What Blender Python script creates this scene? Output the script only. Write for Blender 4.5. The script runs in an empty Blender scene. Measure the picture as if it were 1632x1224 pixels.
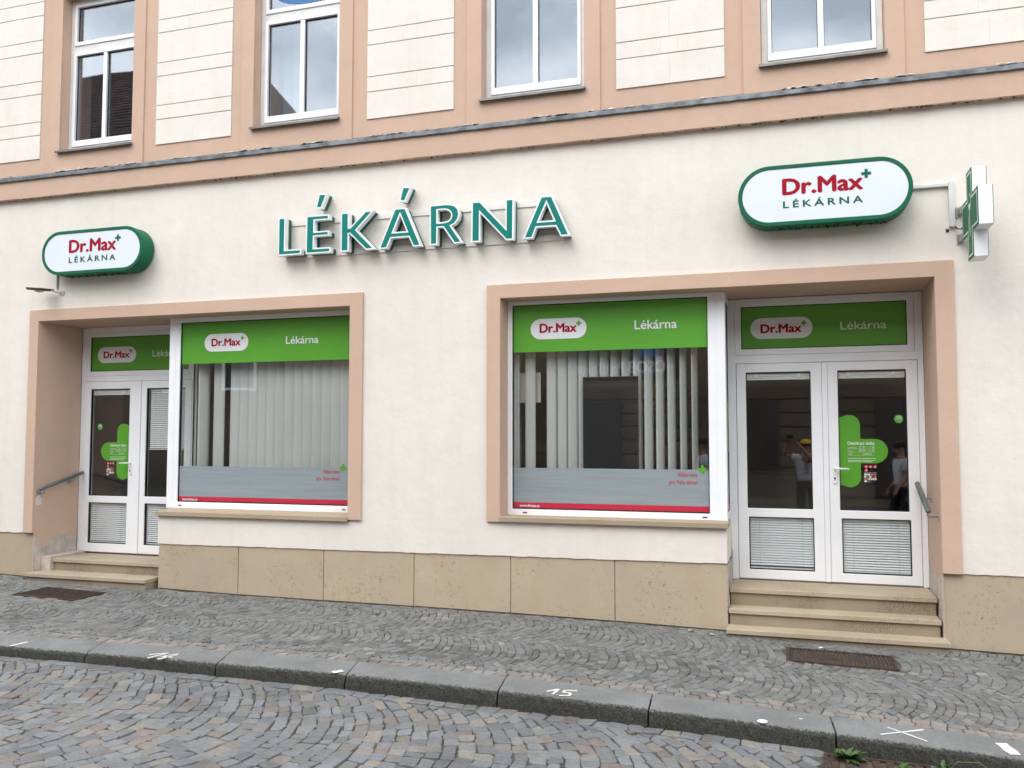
import bpy, bmesh, math, random
from mathutils import Vector, Matrix
from mathutils.geometry import tessellate_polygon
random.seed(7)
R = math.radians
scene = bpy.context.scene
C = scene.collection

# ------------------------------------------------------------------ camera, sky, sun, exposure
cd = bpy.data.cameras.new("camera"); cam = bpy.data.objects.new("camera", cd); C.objects.link(cam)
cam.location = (0, -8, 1.70)
cam.rotation_euler = (R(90 + 3.43), 0, R(17.57))
cd.sensor_width = 36; cd.lens = 1400 / 1632 * 36; cd.clip_start = 0.01; cd.clip_end = 500
scene.camera = cam

SUN_EL, SUN_AZ = 52, 200            # azimuth clockwise from north (+y): the sun stands behind the photographer, a little left
world = bpy.data.worlds.new("World"); scene.world = world; world.use_nodes = True
wn, wl = world.node_tree.nodes, world.node_tree.links
wn.clear()
wo = wn.new("ShaderNodeOutputWorld"); bg = wn.new("ShaderNodeBackground"); bg.inputs[1].default_value = 0.15
sky = wn.new("ShaderNodeTexSky"); sky.sky_type = 'NISHITA'; sky.sun_disc = False
sky.sun_elevation = R(SUN_EL); sky.sun_rotation = R(SUN_AZ); sky.air_density = 1.0; sky.dust_density = 2.0
tc = wn.new("ShaderNodeTexCoord"); mp = wn.new("ShaderNodeMapping"); mp.inputs['Scale'].default_value = (1, 1, 2.2)
nz = wn.new("ShaderNodeTexNoise"); nz.inputs['Scale'].default_value = 4.2; nz.inputs['Detail'].default_value = 6; nz.inputs['Roughness'].default_value = .55
cr = wn.new("ShaderNodeValToRGB")
cr.color_ramp.elements[0].position = .38; cr.color_ramp.elements[0].color = (9.6, 10.3, 11.3, 1)
cr.color_ramp.elements[1].position = .64; cr.color_ramp.elements[1].color = (18.5, 18.7, 19.0, 1)
mx = wn.new("ShaderNodeMix"); mx.data_type = 'RGBA'; mx.inputs[0].default_value = .9
wl.new(tc.outputs['Generated'], mp.inputs[0]); wl.new(mp.outputs[0], nz.inputs['Vector']); wl.new(nz.outputs[0], cr.inputs[0])
wl.new(sky.outputs[0], mx.inputs[6]); wl.new(cr.outputs[0], mx.inputs[7]); wl.new(mx.outputs[2], bg.inputs[0]); wl.new(bg.outputs[0], wo.inputs[0])

sl = bpy.data.lights.new("sun", 'SUN'); sl.energy = 1.05; sl.angle = R(35); sl.color = (1, .97, .92)
sun = bpy.data.objects.new("sun", sl); C.objects.link(sun)
az = R(SUN_AZ); el = R(SUN_EL)
sd = Vector((math.sin(az) * math.cos(el), math.cos(az) * math.cos(el), math.sin(el)))
sun.rotation_euler = sd.to_track_quat('Z', 'Y').to_euler(); sun.location = (0, -20, 30)
scene.view_settings.view_transform = 'Standard'; scene.view_settings.look = 'None'
scene.view_settings.exposure = 0.34; scene.view_settings.gamma = 1; scene.view_settings.use_curve_mapping = False
scene.cycles.use_denoising = True
scene.cycles.max_bounces = 8; scene.cycles.transparent_max_bounces = 12; scene.cycles.caustics_reflective = False; scene.cycles.caustics_refractive = False

# ------------------------------------------------------------------ materials
def nodes(name):
    m = bpy.data.materials.new(name); m.use_nodes = True
    nt = m.node_tree; return m, nt.nodes, nt.links, nt.nodes['Principled BSDF']
def noise(N, L, scale, detail=4, rough=.55, vec=None, stretch=None):
    n = N.new("ShaderNodeTexNoise"); n.inputs['Scale'].default_value = scale; n.inputs['Detail'].default_value = detail; n.inputs['Roughness'].default_value = rough
    if vec is None:
        g = N.new("ShaderNodeNewGeometry"); vec = g.outputs['Position']
    if stretch:
        q = N.new("ShaderNodeMapping"); q.inputs['Scale'].default_value = stretch; L.new(vec, q.inputs[0]); vec = q.outputs[0]
    L.new(vec, n.inputs['Vector']); return n.outputs[0]
def ramp(N, L, f, p0, p1, c0=(0, 0, 0, 1), c1=(1, 1, 1, 1)):
    r = N.new("ShaderNodeValToRGB"); e = r.color_ramp.elements
    e[0].position = p0; e[0].color = c0; e[1].position = p1; e[1].color = c1; L.new(f, r.inputs[0]); return r.outputs[0]
def mixc(N, L, f, a, b, mode='MIX'):
    m = N.new("ShaderNodeMix"); m.data_type = 'RGBA'; m.blend_type = mode
    for sock, v in ((m.inputs[0], f), (m.inputs[6], a), (m.inputs[7], b)):
        if isinstance(v, (int, float)): sock.default_value = v
        elif isinstance(v, tuple): sock.default_value = v if len(v) == 4 else v + (1,)
        else: L.new(v, sock)
    return m.outputs[2]
def bump(N, L, b, h, strength, dist=.01):
    n = N.new("ShaderNodeBump"); n.inputs['Strength'].default_value = strength; n.inputs['Distance'].default_value = dist
    L.new(h, n.inputs['Height']); L.new(n.outputs[0], b.inputs['Normal'])
def plain(name, col, rough=.5, metal=0, var=.06, vscale=3, bmp=0, bscale=60, spec=.5, emit=None):
    m, N, L, b = nodes(name)
    c2 = tuple(max(0, x * (1 - var * 2.2)) for x in col)
    L.new(mixc(N, L, ramp(N, L, noise(N, L, vscale, 5), .35, .7), col, c2), b.inputs['Base Color'])
    b.inputs['Roughness'].default_value = rough; b.inputs['Metallic'].default_value = metal; b.inputs['Specular IOR Level'].default_value = spec
    if bmp: bump(N, L, b, noise(N, L, bscale, 5, .6), bmp)
    return m
def render_mat(name, base, stain, patchcol=None):     # painted render: grain, faint vertical runs, scattered dirt
    m, N, L, b = nodes(name)
    big = ramp(N, L, noise(N, L, .9, 4, .6), .3, .75)
    runs = ramp(N, L, noise(N, L, 2.0, 5, .65, stretch=(3.0, 3.0, .35)), .48, .8)
    fine = ramp(N, L, noise(N, L, 160, 3, .7), .25, .85)
    c = mixc(N, L, big, base, tuple(x * .91 for x in base)); c = mixc(N, L, ramp(N, L, noise(N, L, 5.5, 5, .7), .35, .7), c, mixc(N, L, .06, c, (.2, .18, .16)))
    f = N.new("ShaderNodeMath"); f.operation = 'MULTIPLY'; f.inputs[1].default_value = .35; L.new(runs, f.inputs[0])
    c = mixc(N, L, f.outputs[0], c, stain)
    g = N.new("ShaderNodeMath"); g.operation = 'MULTIPLY'; g.inputs[1].default_value = .10; L.new(fine, g.inputs[0])
    c = mixc(N, L, g.outputs[0], c, stain)
    spots = ramp(N, L, noise(N, L, 26, 2, .5), .735, .77)
    h = N.new("ShaderNodeMath"); h.operation = 'MULTIPLY'; h.inputs[1].default_value = .25; L.new(spots, h.inputs[0])
    c = mixc(N, L, h.outputs[0], c, tuple(x * .45 for x in stain))
    L.new(c, b.inputs['Base Color']); b.inputs['Roughness'].default_value = .92; b.inputs['Specular IOR Level'].default_value = .25
    a = N.new("ShaderNodeMath"); a.operation = 'ADD'; L.new(noise(N, L, 130, 4, .7), a.inputs[0])
    q = N.new("ShaderNodeMath"); q.operation = 'MULTIPLY'; q.inputs[1].default_value = 2.5; L.new(noise(N, L, 7, 4, .6), q.inputs[0]); L.new(q.outputs[0], a.inputs[1])
    bump(N, L, b, a.outputs[0], .35, .006)
    return m
def stone_mat(name, base, alt, pit, pitscale=45, pitpos=.66, rough=.75, blotch=1.6, pitmix=.8):
    m, N, L, b = nodes(name)
    c = mixc(N, L, ramp(N, L, noise(N, L, blotch, 6, .65), .35, .68), base, alt)
    c = mixc(N, L, ramp(N, L, noise(N, L, 150, 3, .7), .3, .8), c, tuple(x * .8 for x in base))
    oi = N.new("ShaderNodeObjectInfo"); rv = N.new("ShaderNodeMath"); rv.operation = 'MULTIPLY'; rv.inputs[1].default_value = .30; L.new(oi.outputs['Random'], rv.inputs[0])
    c = mixc(N, L, rv.outputs[0], c, tuple(x * .62 for x in alt))
    sm = ramp(N, L, noise(N, L, 3.2, 5, .6, stretch=(1, 1, .5)), .5, .72); sv = N.new("ShaderNodeMath"); sv.operation = 'MULTIPLY'; sv.inputs[1].default_value = .3; L.new(sm, sv.inputs[0])
    c = mixc(N, L, sv.outputs[0], c, (base[0] * .80, base[1] * .66, base[2] * .50))
    dens = ramp(N, L, noise(N, L, 2.3, 3), .45, .6)
    p = ramp(N, L, noise(N, L, pitscale, 3, .6), pitpos, pitpos + .04)
    f = N.new("ShaderNodeMath"); f.operation = 'MULTIPLY'; L.new(p, f.inputs[0]); L.new(dens, f.inputs[1])
    f2 = N.new("ShaderNodeMath"); f2.operation = 'MULTIPLY'; f2.inputs[1].default_value = pitmix; L.new(f.outputs[0], f2.inputs[0])
    c = mixc(N, L, f2.outputs[0], c, pit)
    L.new(c, b.inputs['Base Color']); b.inputs['Roughness'].default_value = rough
    i = N.new("ShaderNodeMath"); i.operation = 'SUBTRACT'; i.inputs[0].default_value = 1; L.new(f2.outputs[0], i.inputs[1])
    bump(N, L, b, i.outputs[0], .4, .004)
    return m
def tint_mat(name, rough=.7, dark=(.035, .035, .032)):  # cobbles: colour of each stone in the 'tint' attribute, grain and grime on top
    m, N, L, b = nodes(name)
    a = N.new("ShaderNodeAttribute"); a.attribute_name = 'tint'
    c = mixc(N, L, ramp(N, L, noise(N, L, 38, 6, .8), .34, .68), mixc(N, L, .12, a.outputs['Color'], (.4, .4, .38)), mixc(N, L, .42, a.outputs['Color'], (.05, .05, .048)))
    gr = ramp(N, L, noise(N, L, 1.7, 5, .65), .52, .74)
    f = N.new("ShaderNodeMath"); f.operation = 'MULTIPLY'; f.inputs[1].default_value = .5; L.new(gr, f.inputs[0])
    c = mixc(N, L, f.outputs[0], c, dark)
    L.new(c, b.inputs['Base Color'])
    rr = ramp(N, L, noise(N, L, 30, 3), .3, .7, (rough - .12,) * 3 + (1,), (rough + .12,) * 3 + (1,)); L.new(rr, b.inputs['Roughness'])
    bump(N, L, b, noise(N, L, 90, 5, .7), .55, .006)
    return m
def glass_mat(name, ior=2.2, tint=(.975, .985, .98), gl=(.93, .96, 1)):
    m = bpy.data.materials.new(name); m.use_nodes = True; N, L = m.node_tree.nodes, m.node_tree.links; N.clear()
    o = N.new("ShaderNodeOutputMaterial"); t = N.new("ShaderNodeBsdfTransparent"); t.inputs[0].default_value = tint + (1,)
    g = N.new("ShaderNodeBsdfGlossy"); g.inputs['Roughness'].default_value = .012; g.inputs[0].default_value = gl + (1,)
    lw_ = N.new("ShaderNodeLayerWeight"); lw_.inputs[0].default_value = .5; pw = N.new("ShaderNodeMath"); pw.operation = 'POWER'; pw.inputs[1].default_value = 4
    f0 = (ior - 1) ** 2 / (ior + 1) ** 2 * .55; f = N.new("ShaderNodeMath"); f.operation = 'MULTIPLY_ADD'; f.inputs[1].default_value = 1 - f0; f.inputs[2].default_value = f0
    L.new(lw_.outputs['Facing'], pw.inputs[0]); L.new(pw.outputs[0], f.inputs[0]); x = N.new("ShaderNodeMixShader")
    bn = N.new("ShaderNodeBump"); bn.inputs['Strength'].default_value = .04; bn.inputs['Distance'].default_value = .02
    L.new(noise(N, L, 1.3, 1), bn.inputs['Height']); L.new(bn.outputs[0], g.inputs['Normal'])
    L.new(f.outputs[0], x.inputs[0]); L.new(t.outputs[0], x.inputs[1]); L.new(g.outputs[0], x.inputs[2]); L.new(x.outputs[0], o.inputs[0])
    return m
def film(name, col, rough=.25, var=.04):
    return plain(name, col, rough, 0, var, 2.0)

M = {}
M['cream'] = render_mat('cream_render', (.825, .775, .71), (.66, .60, .53))
M['cream_up'] = render_mat('cream_block_render', (.825, .78, .72), (.68, .62, .55))
M['pink'] = render_mat('pink_render', (.62, .44, .335), (.55, .385, .29))
M['patch'] = plain('bare_plaster', (.58, .52, .45), .95, var=.15, vscale=9, bmp=.5, bscale=70)
M['plinth'] = stone_mat('sandstone_cladding', (.545, .445, .315), (.45, .365, .265), (.22, .145, .075), 50, .61, .7, 1.9, .7)
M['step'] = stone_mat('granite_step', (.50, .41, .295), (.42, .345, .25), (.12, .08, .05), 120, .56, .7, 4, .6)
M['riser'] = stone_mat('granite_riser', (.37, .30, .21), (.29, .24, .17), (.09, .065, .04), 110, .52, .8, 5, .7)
M['sill'] = stone_mat('stone_sill', (.46, .36, .25), (.38, .30, .21), (.2, .14, .09), 90, .62, .7, 4, .5)
M['pvc'] = plain('white_pvc', (.88, .895, .92), .38, var=.02, vscale=4)
M['pvc_dirty'] = plain('weathered_white_pvc', (.76, .76, .74), .45, var=.07, vscale=6)
M['gasket'] = plain('black_gasket', (.012, .013, .012), .6)
M['glass'] = glass_mat('window_glass')
M['glass_up'] = glass_mat('upper_window_glass', 3.1, (.9, .94, .97), (.88, .94, 1))
M['green'] = film('green_film', (.105, .36, .035), .3)
M['red'] = film('red_film', (.52, .028, .06), .3)
M['whitefilm'] = film('white_film', (.78, .80, .82), .35)
M['palefilm'] = film('pale_print', (.62, .74, .60), .35)
M['logo_red'] = plain('red_lettering', (.36, .004, .020), .6, var=.03, spec=.15)
M['sign_green'] = plain('sign_green', (.004, .125, .06), .5, var=.08, vscale=8, spec=.25)
M['sign_face'] = plain('sign_face', (.74, .79, .86), .45, var=.02, spec=.3)
M['teal'] = plain('teal_letter_face', (.002, .20, .165), .55, var=.04, spec=.2)
M['teal_side'] = plain('green_letter_side', (.008, .12, .075), .45, var=.1)
M['trim'] = plain('white_letter_trim', (.87, .89, .89), .4, var=.05, vscale=10)
M['lead'] = plain('lead_flashing', (.22, .24, .26), .55, .4, .3, 9, .3, 30)
M['caulk'] = plain('old_mortar', (.58, .56, .53), .95, var=.3, vscale=20, bmp=.5)
M['zinc'] = plain('zinc_sill', (.26, .25, .23), .5, .5, .2, 6)
M['alu'] = plain('painted_conduit', (.66, .66, .64), .5, var=.06, vscale=12)
M['rail'] = plain('grey_handrail', (.16, .185, .18), .45, .3, .15, 20)
M['steel'] = plain('galvanised_steel', (.40, .43, .43), .4, .7, .1, 30)
M['rust'] = plain('rusty_iron', (.075, .045, .032), .85, .2, .3, 25, .5, 80)
M['black'] = plain('black_plastic', (.015, .015, .016), .45)
M['pit'] = plain('pit_shade_and_dirt', (.018, .014, .011), .95)  # near-black: painted shade below the grate bars, and cobweb dirt
M['slat'] = plain('blind_slat', (.60, .615, .595), .8, var=.03, vscale=2)
M['slat_h'] = plain('venetian_slat', (.92, .94, .96), .45, var=.03)
M['screen'] = plain('dark_screen', (.018, .019, .021), .06, var=0)
M['room'] = plain('room_paint', (.33, .31, .28), .9)
M['room_dark'] = plain('dark_room', (.10, .10, .10), .9)
M['floor'] = plain('room_floor', (.16, .13, .10), .5)
M['wood'] = plain('wood_shelf', (.20, .11, .05), .5, var=.15)
M['cob'] = tint_mat('pavement_cobbles', .72)
M['sett'] = tint_mat('road_setts', .62, (.04, .04, .038))
M['mortar'] = plain('joint_sand', (.115, .105, .088), .98, var=.3, vscale=14, bmp=.8, bscale=120)
M['leaf'] = plain('weed_leaf', (.06, .125, .03), .55, var=.2, vscale=30)
M['stem'] = plain('dry_stem', (.16, .15, .07), .8)
M['paint'] = stone_mat('white_road_paint', (.80, .80, .77), (.66, .66, .64), (.20, .20, .20), 150, .53, .8, 6, .75)
M['skin'] = plain('skin', (.45, .25, .17), .6)
M['shirt'] = plain('white_shirt', (.72, .74, .80), .85)
M['cloth'] = plain('dark_cloth', (.02, .022, .03), .9)
M['yellow'] = plain('yellow_cap', (.7, .50, .02), .7)
M['hair'] = plain('dark_hair', (.03, .02, .015), .8)
M['lanyard'] = plain('red_lanyard', (.35, .02, .05), .7)
M['opp1'] = plain('brown_render', (.20, .155, .115), .9, var=.2, vscale=.6)
M['opp2'] = plain('ochre_render', (.27, .21, .14), .9, var=.15, vscale=.7)
M['shopdark'] = plain('dark_shopfront', (.07, .06, .05), .5)
M['blue'] = plain('blue_sign', (.03, .16, .42), .5)
M['tile'] = plain('roof_tile', (.13, .085, .07), .85, var=.3, vscale=3)

# frosted film with faint diagonal brushing
m, N, L, b = nodes('frosted_film')
g = N.new("ShaderNodeNewGeometry"); q = N.new("ShaderNodeMapping"); q.inputs['Rotation'].default_value = (0, R(40), 0); q.inputs['Scale'].default_value = (1.2, 1, 26)
L.new(g.outputs['Position'], q.inputs[0]); n1 = noise(N, L, 1.6, 3, .6, vec=q.outputs[0])
L.new(mixc(N, L, ramp(N, L, n1, .3, .7), (.285, .325, .345), (.235, .275, .295)), b.inputs['Base Color']); b.inputs['Roughness'].default_value = .45
M['frost'] = m
# granite kerb: worn grey top, grimy rough face (grime amount carried by the 'grime' attribute, broken up by noise)
m, N, L, b = nodes('granite_kerb')
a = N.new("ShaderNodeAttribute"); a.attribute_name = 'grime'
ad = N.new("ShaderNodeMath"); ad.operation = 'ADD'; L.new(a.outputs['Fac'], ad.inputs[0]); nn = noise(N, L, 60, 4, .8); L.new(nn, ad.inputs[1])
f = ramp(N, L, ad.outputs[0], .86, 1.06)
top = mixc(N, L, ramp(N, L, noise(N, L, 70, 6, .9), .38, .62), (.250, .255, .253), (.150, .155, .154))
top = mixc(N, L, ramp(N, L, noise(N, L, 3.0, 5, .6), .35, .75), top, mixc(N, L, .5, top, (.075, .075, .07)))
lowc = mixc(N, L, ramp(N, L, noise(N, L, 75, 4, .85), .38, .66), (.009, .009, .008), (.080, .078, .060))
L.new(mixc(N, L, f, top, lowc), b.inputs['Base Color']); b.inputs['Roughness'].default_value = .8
bump(N, L, b, noise(N, L, 140, 5, .8), .8, .008)
M['kerb'] = m

# ------------------------------------------------------------------ mesh helpers
class MB:
    def __init__(s): s.v = []; s.f = []; s.m = []; s.att = None
    def add(s, vs, fs, mi=0):
        o = len(s.v); s.v += [tuple(v) for v in vs]; s.f += [tuple(i + o for i in f) for f in fs]; s.m += [mi] * len(fs); return s
    def box(s, x0, x1, y0, y1, z0, z1, mi=0):
        return s.add([(x0, y0, z0), (x1, y0, z0), (x1, y1, z0), (x0, y1, z0), (x0, y0, z1), (x1, y0, z1), (x1, y1, z1), (x0, y1, z1)],
                     [(0, 3, 2, 1), (4, 5, 6, 7), (0, 1, 5, 4), (1, 2, 6, 5), (2, 3, 7, 6), (3, 0, 4, 7)], mi)
    def prism(s, loops, y0, y1, mi=0, miside=None, back=True):   # loops of (x, z); extruded along y from y0 (front) to y1
        miside = mi if miside is None else miside
        tri = tessellate_polygon([[Vector((p[0], p[1], 0)) for p in l] for l in loops])
        flat = [p for l in loops for p in l]; n = len(flat)
        vs = [(p[0], y0, p[1]) for p in flat] + [(p[0], y1, p[1]) for p in flat]
        def ccw(t): a, b_, c = (flat[i] for i in t); return (b_[0]-a[0])*(c[1]-a[1]) - (b_[1]-a[1])*(c[0]-a[0]) > 0
        fr = [t if ccw(t) else t[::-1] for t in tri]
        s.add(vs, fr + ([tuple(i + n for i in t[::-1]) for t in fr] if back else []), mi)
        base = len(s.v) - 2 * n; o = 0
        for k, l in enumerate(loops):
            area = sum(l[i][0] * l[(i + 1) % len(l)][1] - l[(i + 1) % len(l)][0] * l[i][1] for i in range(len(l)))
            pos = (area > 0) == (k == 0)
            for i in range(len(l)):
                a_, b_ = base + o + i, base + o + (i + 1) % len(l)
                s.f.append((a_, a_ + n, b_ + n, b_) if pos else (a_, b_, b_ + n, a_ + n)); s.m.append(miside)
            o += len(l)
        return s
    def tube(s, pts, r, seg=10, mi=0, caps=True):
        pts = [Vector(p) for p in pts]; rings = []
        for i, p in enumerate(pts):
            d = (pts[min(i + 1, len(pts) - 1)] - pts[max(i - 1, 0)]).normalized()
            u = d.cross(Vector((0, 0, 1)) if abs(d.z) < .9 else Vector((1, 0, 0))).normalized(); w = d.cross(u)
            rr = r[i] if isinstance(r, (list, tuple)) else r
            rings.append([p + (u * math.cos(2 * math.pi * k / seg) + w * math.sin(2 * math.pi * k / seg)) * rr for k in range(seg)])
        vs = [v for g_ in rings for v in g_]; fs = []
        for i in range(len(pts) - 1):
            for k in range(seg):
                fs.append((i * seg + k, i * seg + (k + 1) % seg, (i + 1) * seg + (k + 1) % seg, (i + 1) * seg + k))
        if caps: fs += [tuple(range(seg))[::-1], tuple((len(pts) - 1) * seg + k for k in range(seg))]
        return s.add(vs, fs, mi)
    def disc(s, c, n, r, t, seg=16, mi=0):
        n = Vector(n).normalized(); return s.tube([Vector(c), Vector(c) + n * t], r, seg, mi)
    def build(s, name, mats, parent=None, bevel=0, smooth=False, **props):
        me = bpy.data.meshes.new(name); me.from_pydata(s.v, [], s.f)
        for m_ in (mats if isinstance(mats, (list, tuple)) else [mats]): me.materials.append(M[m_] if isinstance(m_, str) else m_)
        me.polygons.foreach_set('material_index', s.m)
        if smooth: me.polygons.foreach_set('use_smooth', [True] * len(me.polygons))
        if s.att:
            for k, vals in s.att.items():
                if isinstance(vals[0], (tuple, list)):
                    at = me.attributes.new(k, 'FLOAT_COLOR', 'POINT'); at.data.foreach_set('color', [c for v in vals for c in (v[0], v[1], v[2], 1)])
                else:
                    at = me.attributes.new(k, 'FLOAT', 'POINT'); at.data.foreach_set('value', list(vals))
        me.update()
        o = bpy.data.objects.new(name, me); C.objects.link(o); o.parent = parent
        if bevel:
            bv = o.modifiers.new('bevel', 'BEVEL'); bv.width = bevel; bv.segments = 2; bv.limit_method = 'ANGLE'; bv.angle_limit = R(40)
        for k, v in props.items(): o[k] = v
        return o
def empty(name, parent=None, **props):
    o = bpy.data.objects.new(name, None); C.objects.link(o); o.parent = parent; o.empty_display_size = .1
    for k, v in props.items(): o[k] = v
    return o
def at_base(root, loc):      # put an Empty at its thing's base while its children keep their world coordinates
    root.location = loc; inv = Matrix.Translation(Vector(loc)).inverted()
    for c in root.children: c.matrix_parent_inverse = inv
def share(src, name, loc, parent, rot=None):
    o = bpy.data.objects.new(name, src.data); C.objects.link(o); o.parent = parent; o.location = loc
    if rot: o.rotation_euler = rot
    return o
def offset_loop(l, d):       # outward for positive d
    n = len(l); area = sum(l[i][0] * l[(i + 1) % n][1] - l[(i + 1) % n][0] * l[i][1] for i in range(n)); sg = 1 if area > 0 else -1
    out = []
    for i in range(n):
        p0, p, p1 = Vector(l[i - 1]), Vector(l[i]), Vector(l[(i + 1) % n])
        e0 = (p - p0).normalized(); e1 = (p1 - p).normalized()
        n0 = Vector((e0.y, -e0.x)) * sg; n1_ = Vector((e1.y, -e1.x)) * sg
        b_ = (n0 + n1_); k = b_.length_squared
        b_ = b_ * (2 / k) if k > .35 else b_.normalized() * 1.8
        out.append(tuple(p + b_ * d))
    return out
def pill(x0, x1, z0, z1, seg=14):
    r = (z1 - z0) / 2; zc = (z0 + z1) / 2; l = []
    for k in range(seg + 1): a_ = -math.pi / 2 + math.pi * k / seg; l.append((x1 - r + r * math.cos(a_), zc + r * math.sin(a_)))
    for k in range(seg + 1): a_ = math.pi / 2 + math.pi * k / seg; l.append((x0 + r + r * math.cos(a_), zc + r * math.sin(a_)))
    return l
def plus(cx, cz, r, w):
    return [(cx - w, cz - r), (cx + w, cz - r), (cx + w, cz - w), (cx + r, cz - w), (cx + r, cz + w), (cx + w, cz + w), (cx + w, cz + r),
            (cx - w, cz + r), (cx - w, cz + w), (cx - r, cz + w), (cx - r, cz - w), (cx - w, cz - w)]
_dg = []
def text_data(s_, bold=0, spacing=1.0):
    cu = bpy.data.curves.new('t', 'FONT'); cu.body = s_; cu.size = 1; cu.offset = bold; cu.space_character = spacing; cu.resolution_u = 3
    o = bpy.data.objects.new('t', cu); C.objects.link(o)
    dg = bpy.context.evaluated_depsgraph_get(); me = o.evaluated_get(dg).to_mesh()
    v = [(a_.co.x, a_.co.y) for a_ in me.vertices]; f = [tuple(p.vertices) for p in me.polygons]
    o.evaluated_get(dg).to_mesh_clear(); bpy.data.objects.remove(o); bpy.data.curves.remove(cu)
    return v, f
_v = text_data('D')[0]; CAPH = max(p[1] for p in _v)
def text(name, s_, x0, x1, z0, cap, y, mat, parent, bold=.0, spacing=1.0, mirror=False, mb=None):
    v, f = text_data(s_, 0, spacing); mn = min(p[0] for p in v); mxx = max(p[0] for p in v); k = cap / CAPH
    q = [((x0 + (p[0] - mn) / (mxx - mn) * (x1 - x0)) if not mirror else (x1 - (p[0] - mn) / (mxx - mn) * (x1 - x0)), y, z0 + p[1] * k) for p in v]
    if mb is not None: mb.add(q, f); return
    mb = MB().add(q, f)
    if bold:
        e = bold * k
        for i, (a_, b_) in enumerate(((e, 0), (-e, 0), (0, e * .7), (0, -e * .7))): mb.add([(p[0] + a_, p[1] - .00006 * (i + 1), p[2] + b_) for p in q], f)
    return mb.build(name, mat, parent)
def sheet(name, loop, y, mat, parent, **p):      # printed film, 1 mm thick
    return MB().prism([loop], y, y + .001).build(name, mat, parent, **p)
def rect(x0, x1, z0, z1): return [(x0, z0), (x1, z0), (x1, z1), (x0, z1)]
def frame(mb, x0, x1, z0, z1, wl_, wr, wb, wt, y0, y1, mi=0):
    mb.box(x0, x1, y0, y1, z0, z0 + wb, mi); mb.box(x0, x1, y0, y1, z1 - wt, z1, mi)
    mb.box(x0, x0 + wl_, y0, y1, z0 + wb, z1 - wt, mi); mb.box(x1 - wr, x1, y0, y1, z0 + wb, z1 - wt, mi); return mb
def ringframe(x0, x1, z0, z1, w, y0, y1, mb=None):   # mitre-less picture frame as a prism with a hole, w may be (l, r, b, t)
    if not isinstance(w, tuple): w = (w,) * 4
    mb = mb or MB(); return mb.prism([rect(x0, x1, z0, z1), rect(x0 + w[0], x1 - w[1], z0 + w[2], z1 - w[3])], y0, y1)

# ------------------------------------------------------------------ ground
GP = [(-40, .6), (-12, .17), (-8.74, .115), (-7.5, .082), (-6.5, .062), (-5.5, .047), (-4.5, .043), (-3.5, .042), (-2.5, .036), (-1.5, .022), (-.5, .002), (1.7, -.036), (6, -.11), (40, -.6)]
def g0(x):
    for (a_, za), (b_, zb) in zip(GP, GP[1:]):
        if x <= b_:
            t = (x - a_) / (b_ - a_); return za + (zb - za) * t
    return GP[-1][1]
def G(x, y): return g0(x) + .02 * max(y, -2.4)
def yk(x): return -1.905 - .0118 * min((x + 2.9) ** 2, 40)       # back edge of the kerb
KW = .325
def RZ(x, y): return -.0145 * (x + .5) - .105 - .046 + .004 * max(-4, (y + 2.3)) * 0
def in_view(x, y, z):
    # rough picture position of a point, used only to decide which cobbles are single objects
    ca, sa = math.cos(R(17.57)), math.sin(R(17.57)); dx, dy, dz = x, y + 8, z - 1.7
    rx = dx * ca + dy * sa; fy = -dx * sa + dy * ca
    if fy < .5: return None
    cp, sp = math.cos(R(3.43)), math.sin(R(3.43)); f_ = fy * cp + dz * sp; u_ = -fy * sp + dz * cp
    px, py = 816 + 1400 * rx / f_, 612 - 1400 * u_ / f_
    return f_ if (-10 < px < 1642 and py < 1234) else None

def grid_sheet(name, xs, ys, zf, mat, **p):
    mb = MB(); nx = len(xs)
    vs = [(x, y(x) if callable(y) else y, 0) for y in ys for x in xs]; vs = [(a_, b_, zf(a_, b_)) for a_, b_, _ in vs]
    fs = [(j * nx + i, j * nx + i + 1, (j + 1) * nx + i + 1, (j + 1) * nx + i) for j in range(len(ys) - 1) for i in range(nx - 1)]
    return mb.add(vs, fs).build(name, mat, **p)
XS = [-60, -30, -20, -14] + [-12 + .5 * i for i in range(37)] + [10, 20, 40, 60]
pave = grid_sheet('pavement', XS, [lambda x: yk(x) - .1, lambda x: yk(x) + .9, -.3, .8], lambda x, y: G(x, y) - .010, 'mortar', kind='structure')
road = grid_sheet('road', XS, [-60, -16, -9, -5, -3, lambda x: yk(x) - KW + .1], lambda x, y: RZ(x, y) - .012, 'mortar', kind='structure')
MB().box(-60, 60, -70, 70, -1.6, -1.5).build('ground', 'mortar', kind='structure')

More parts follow.
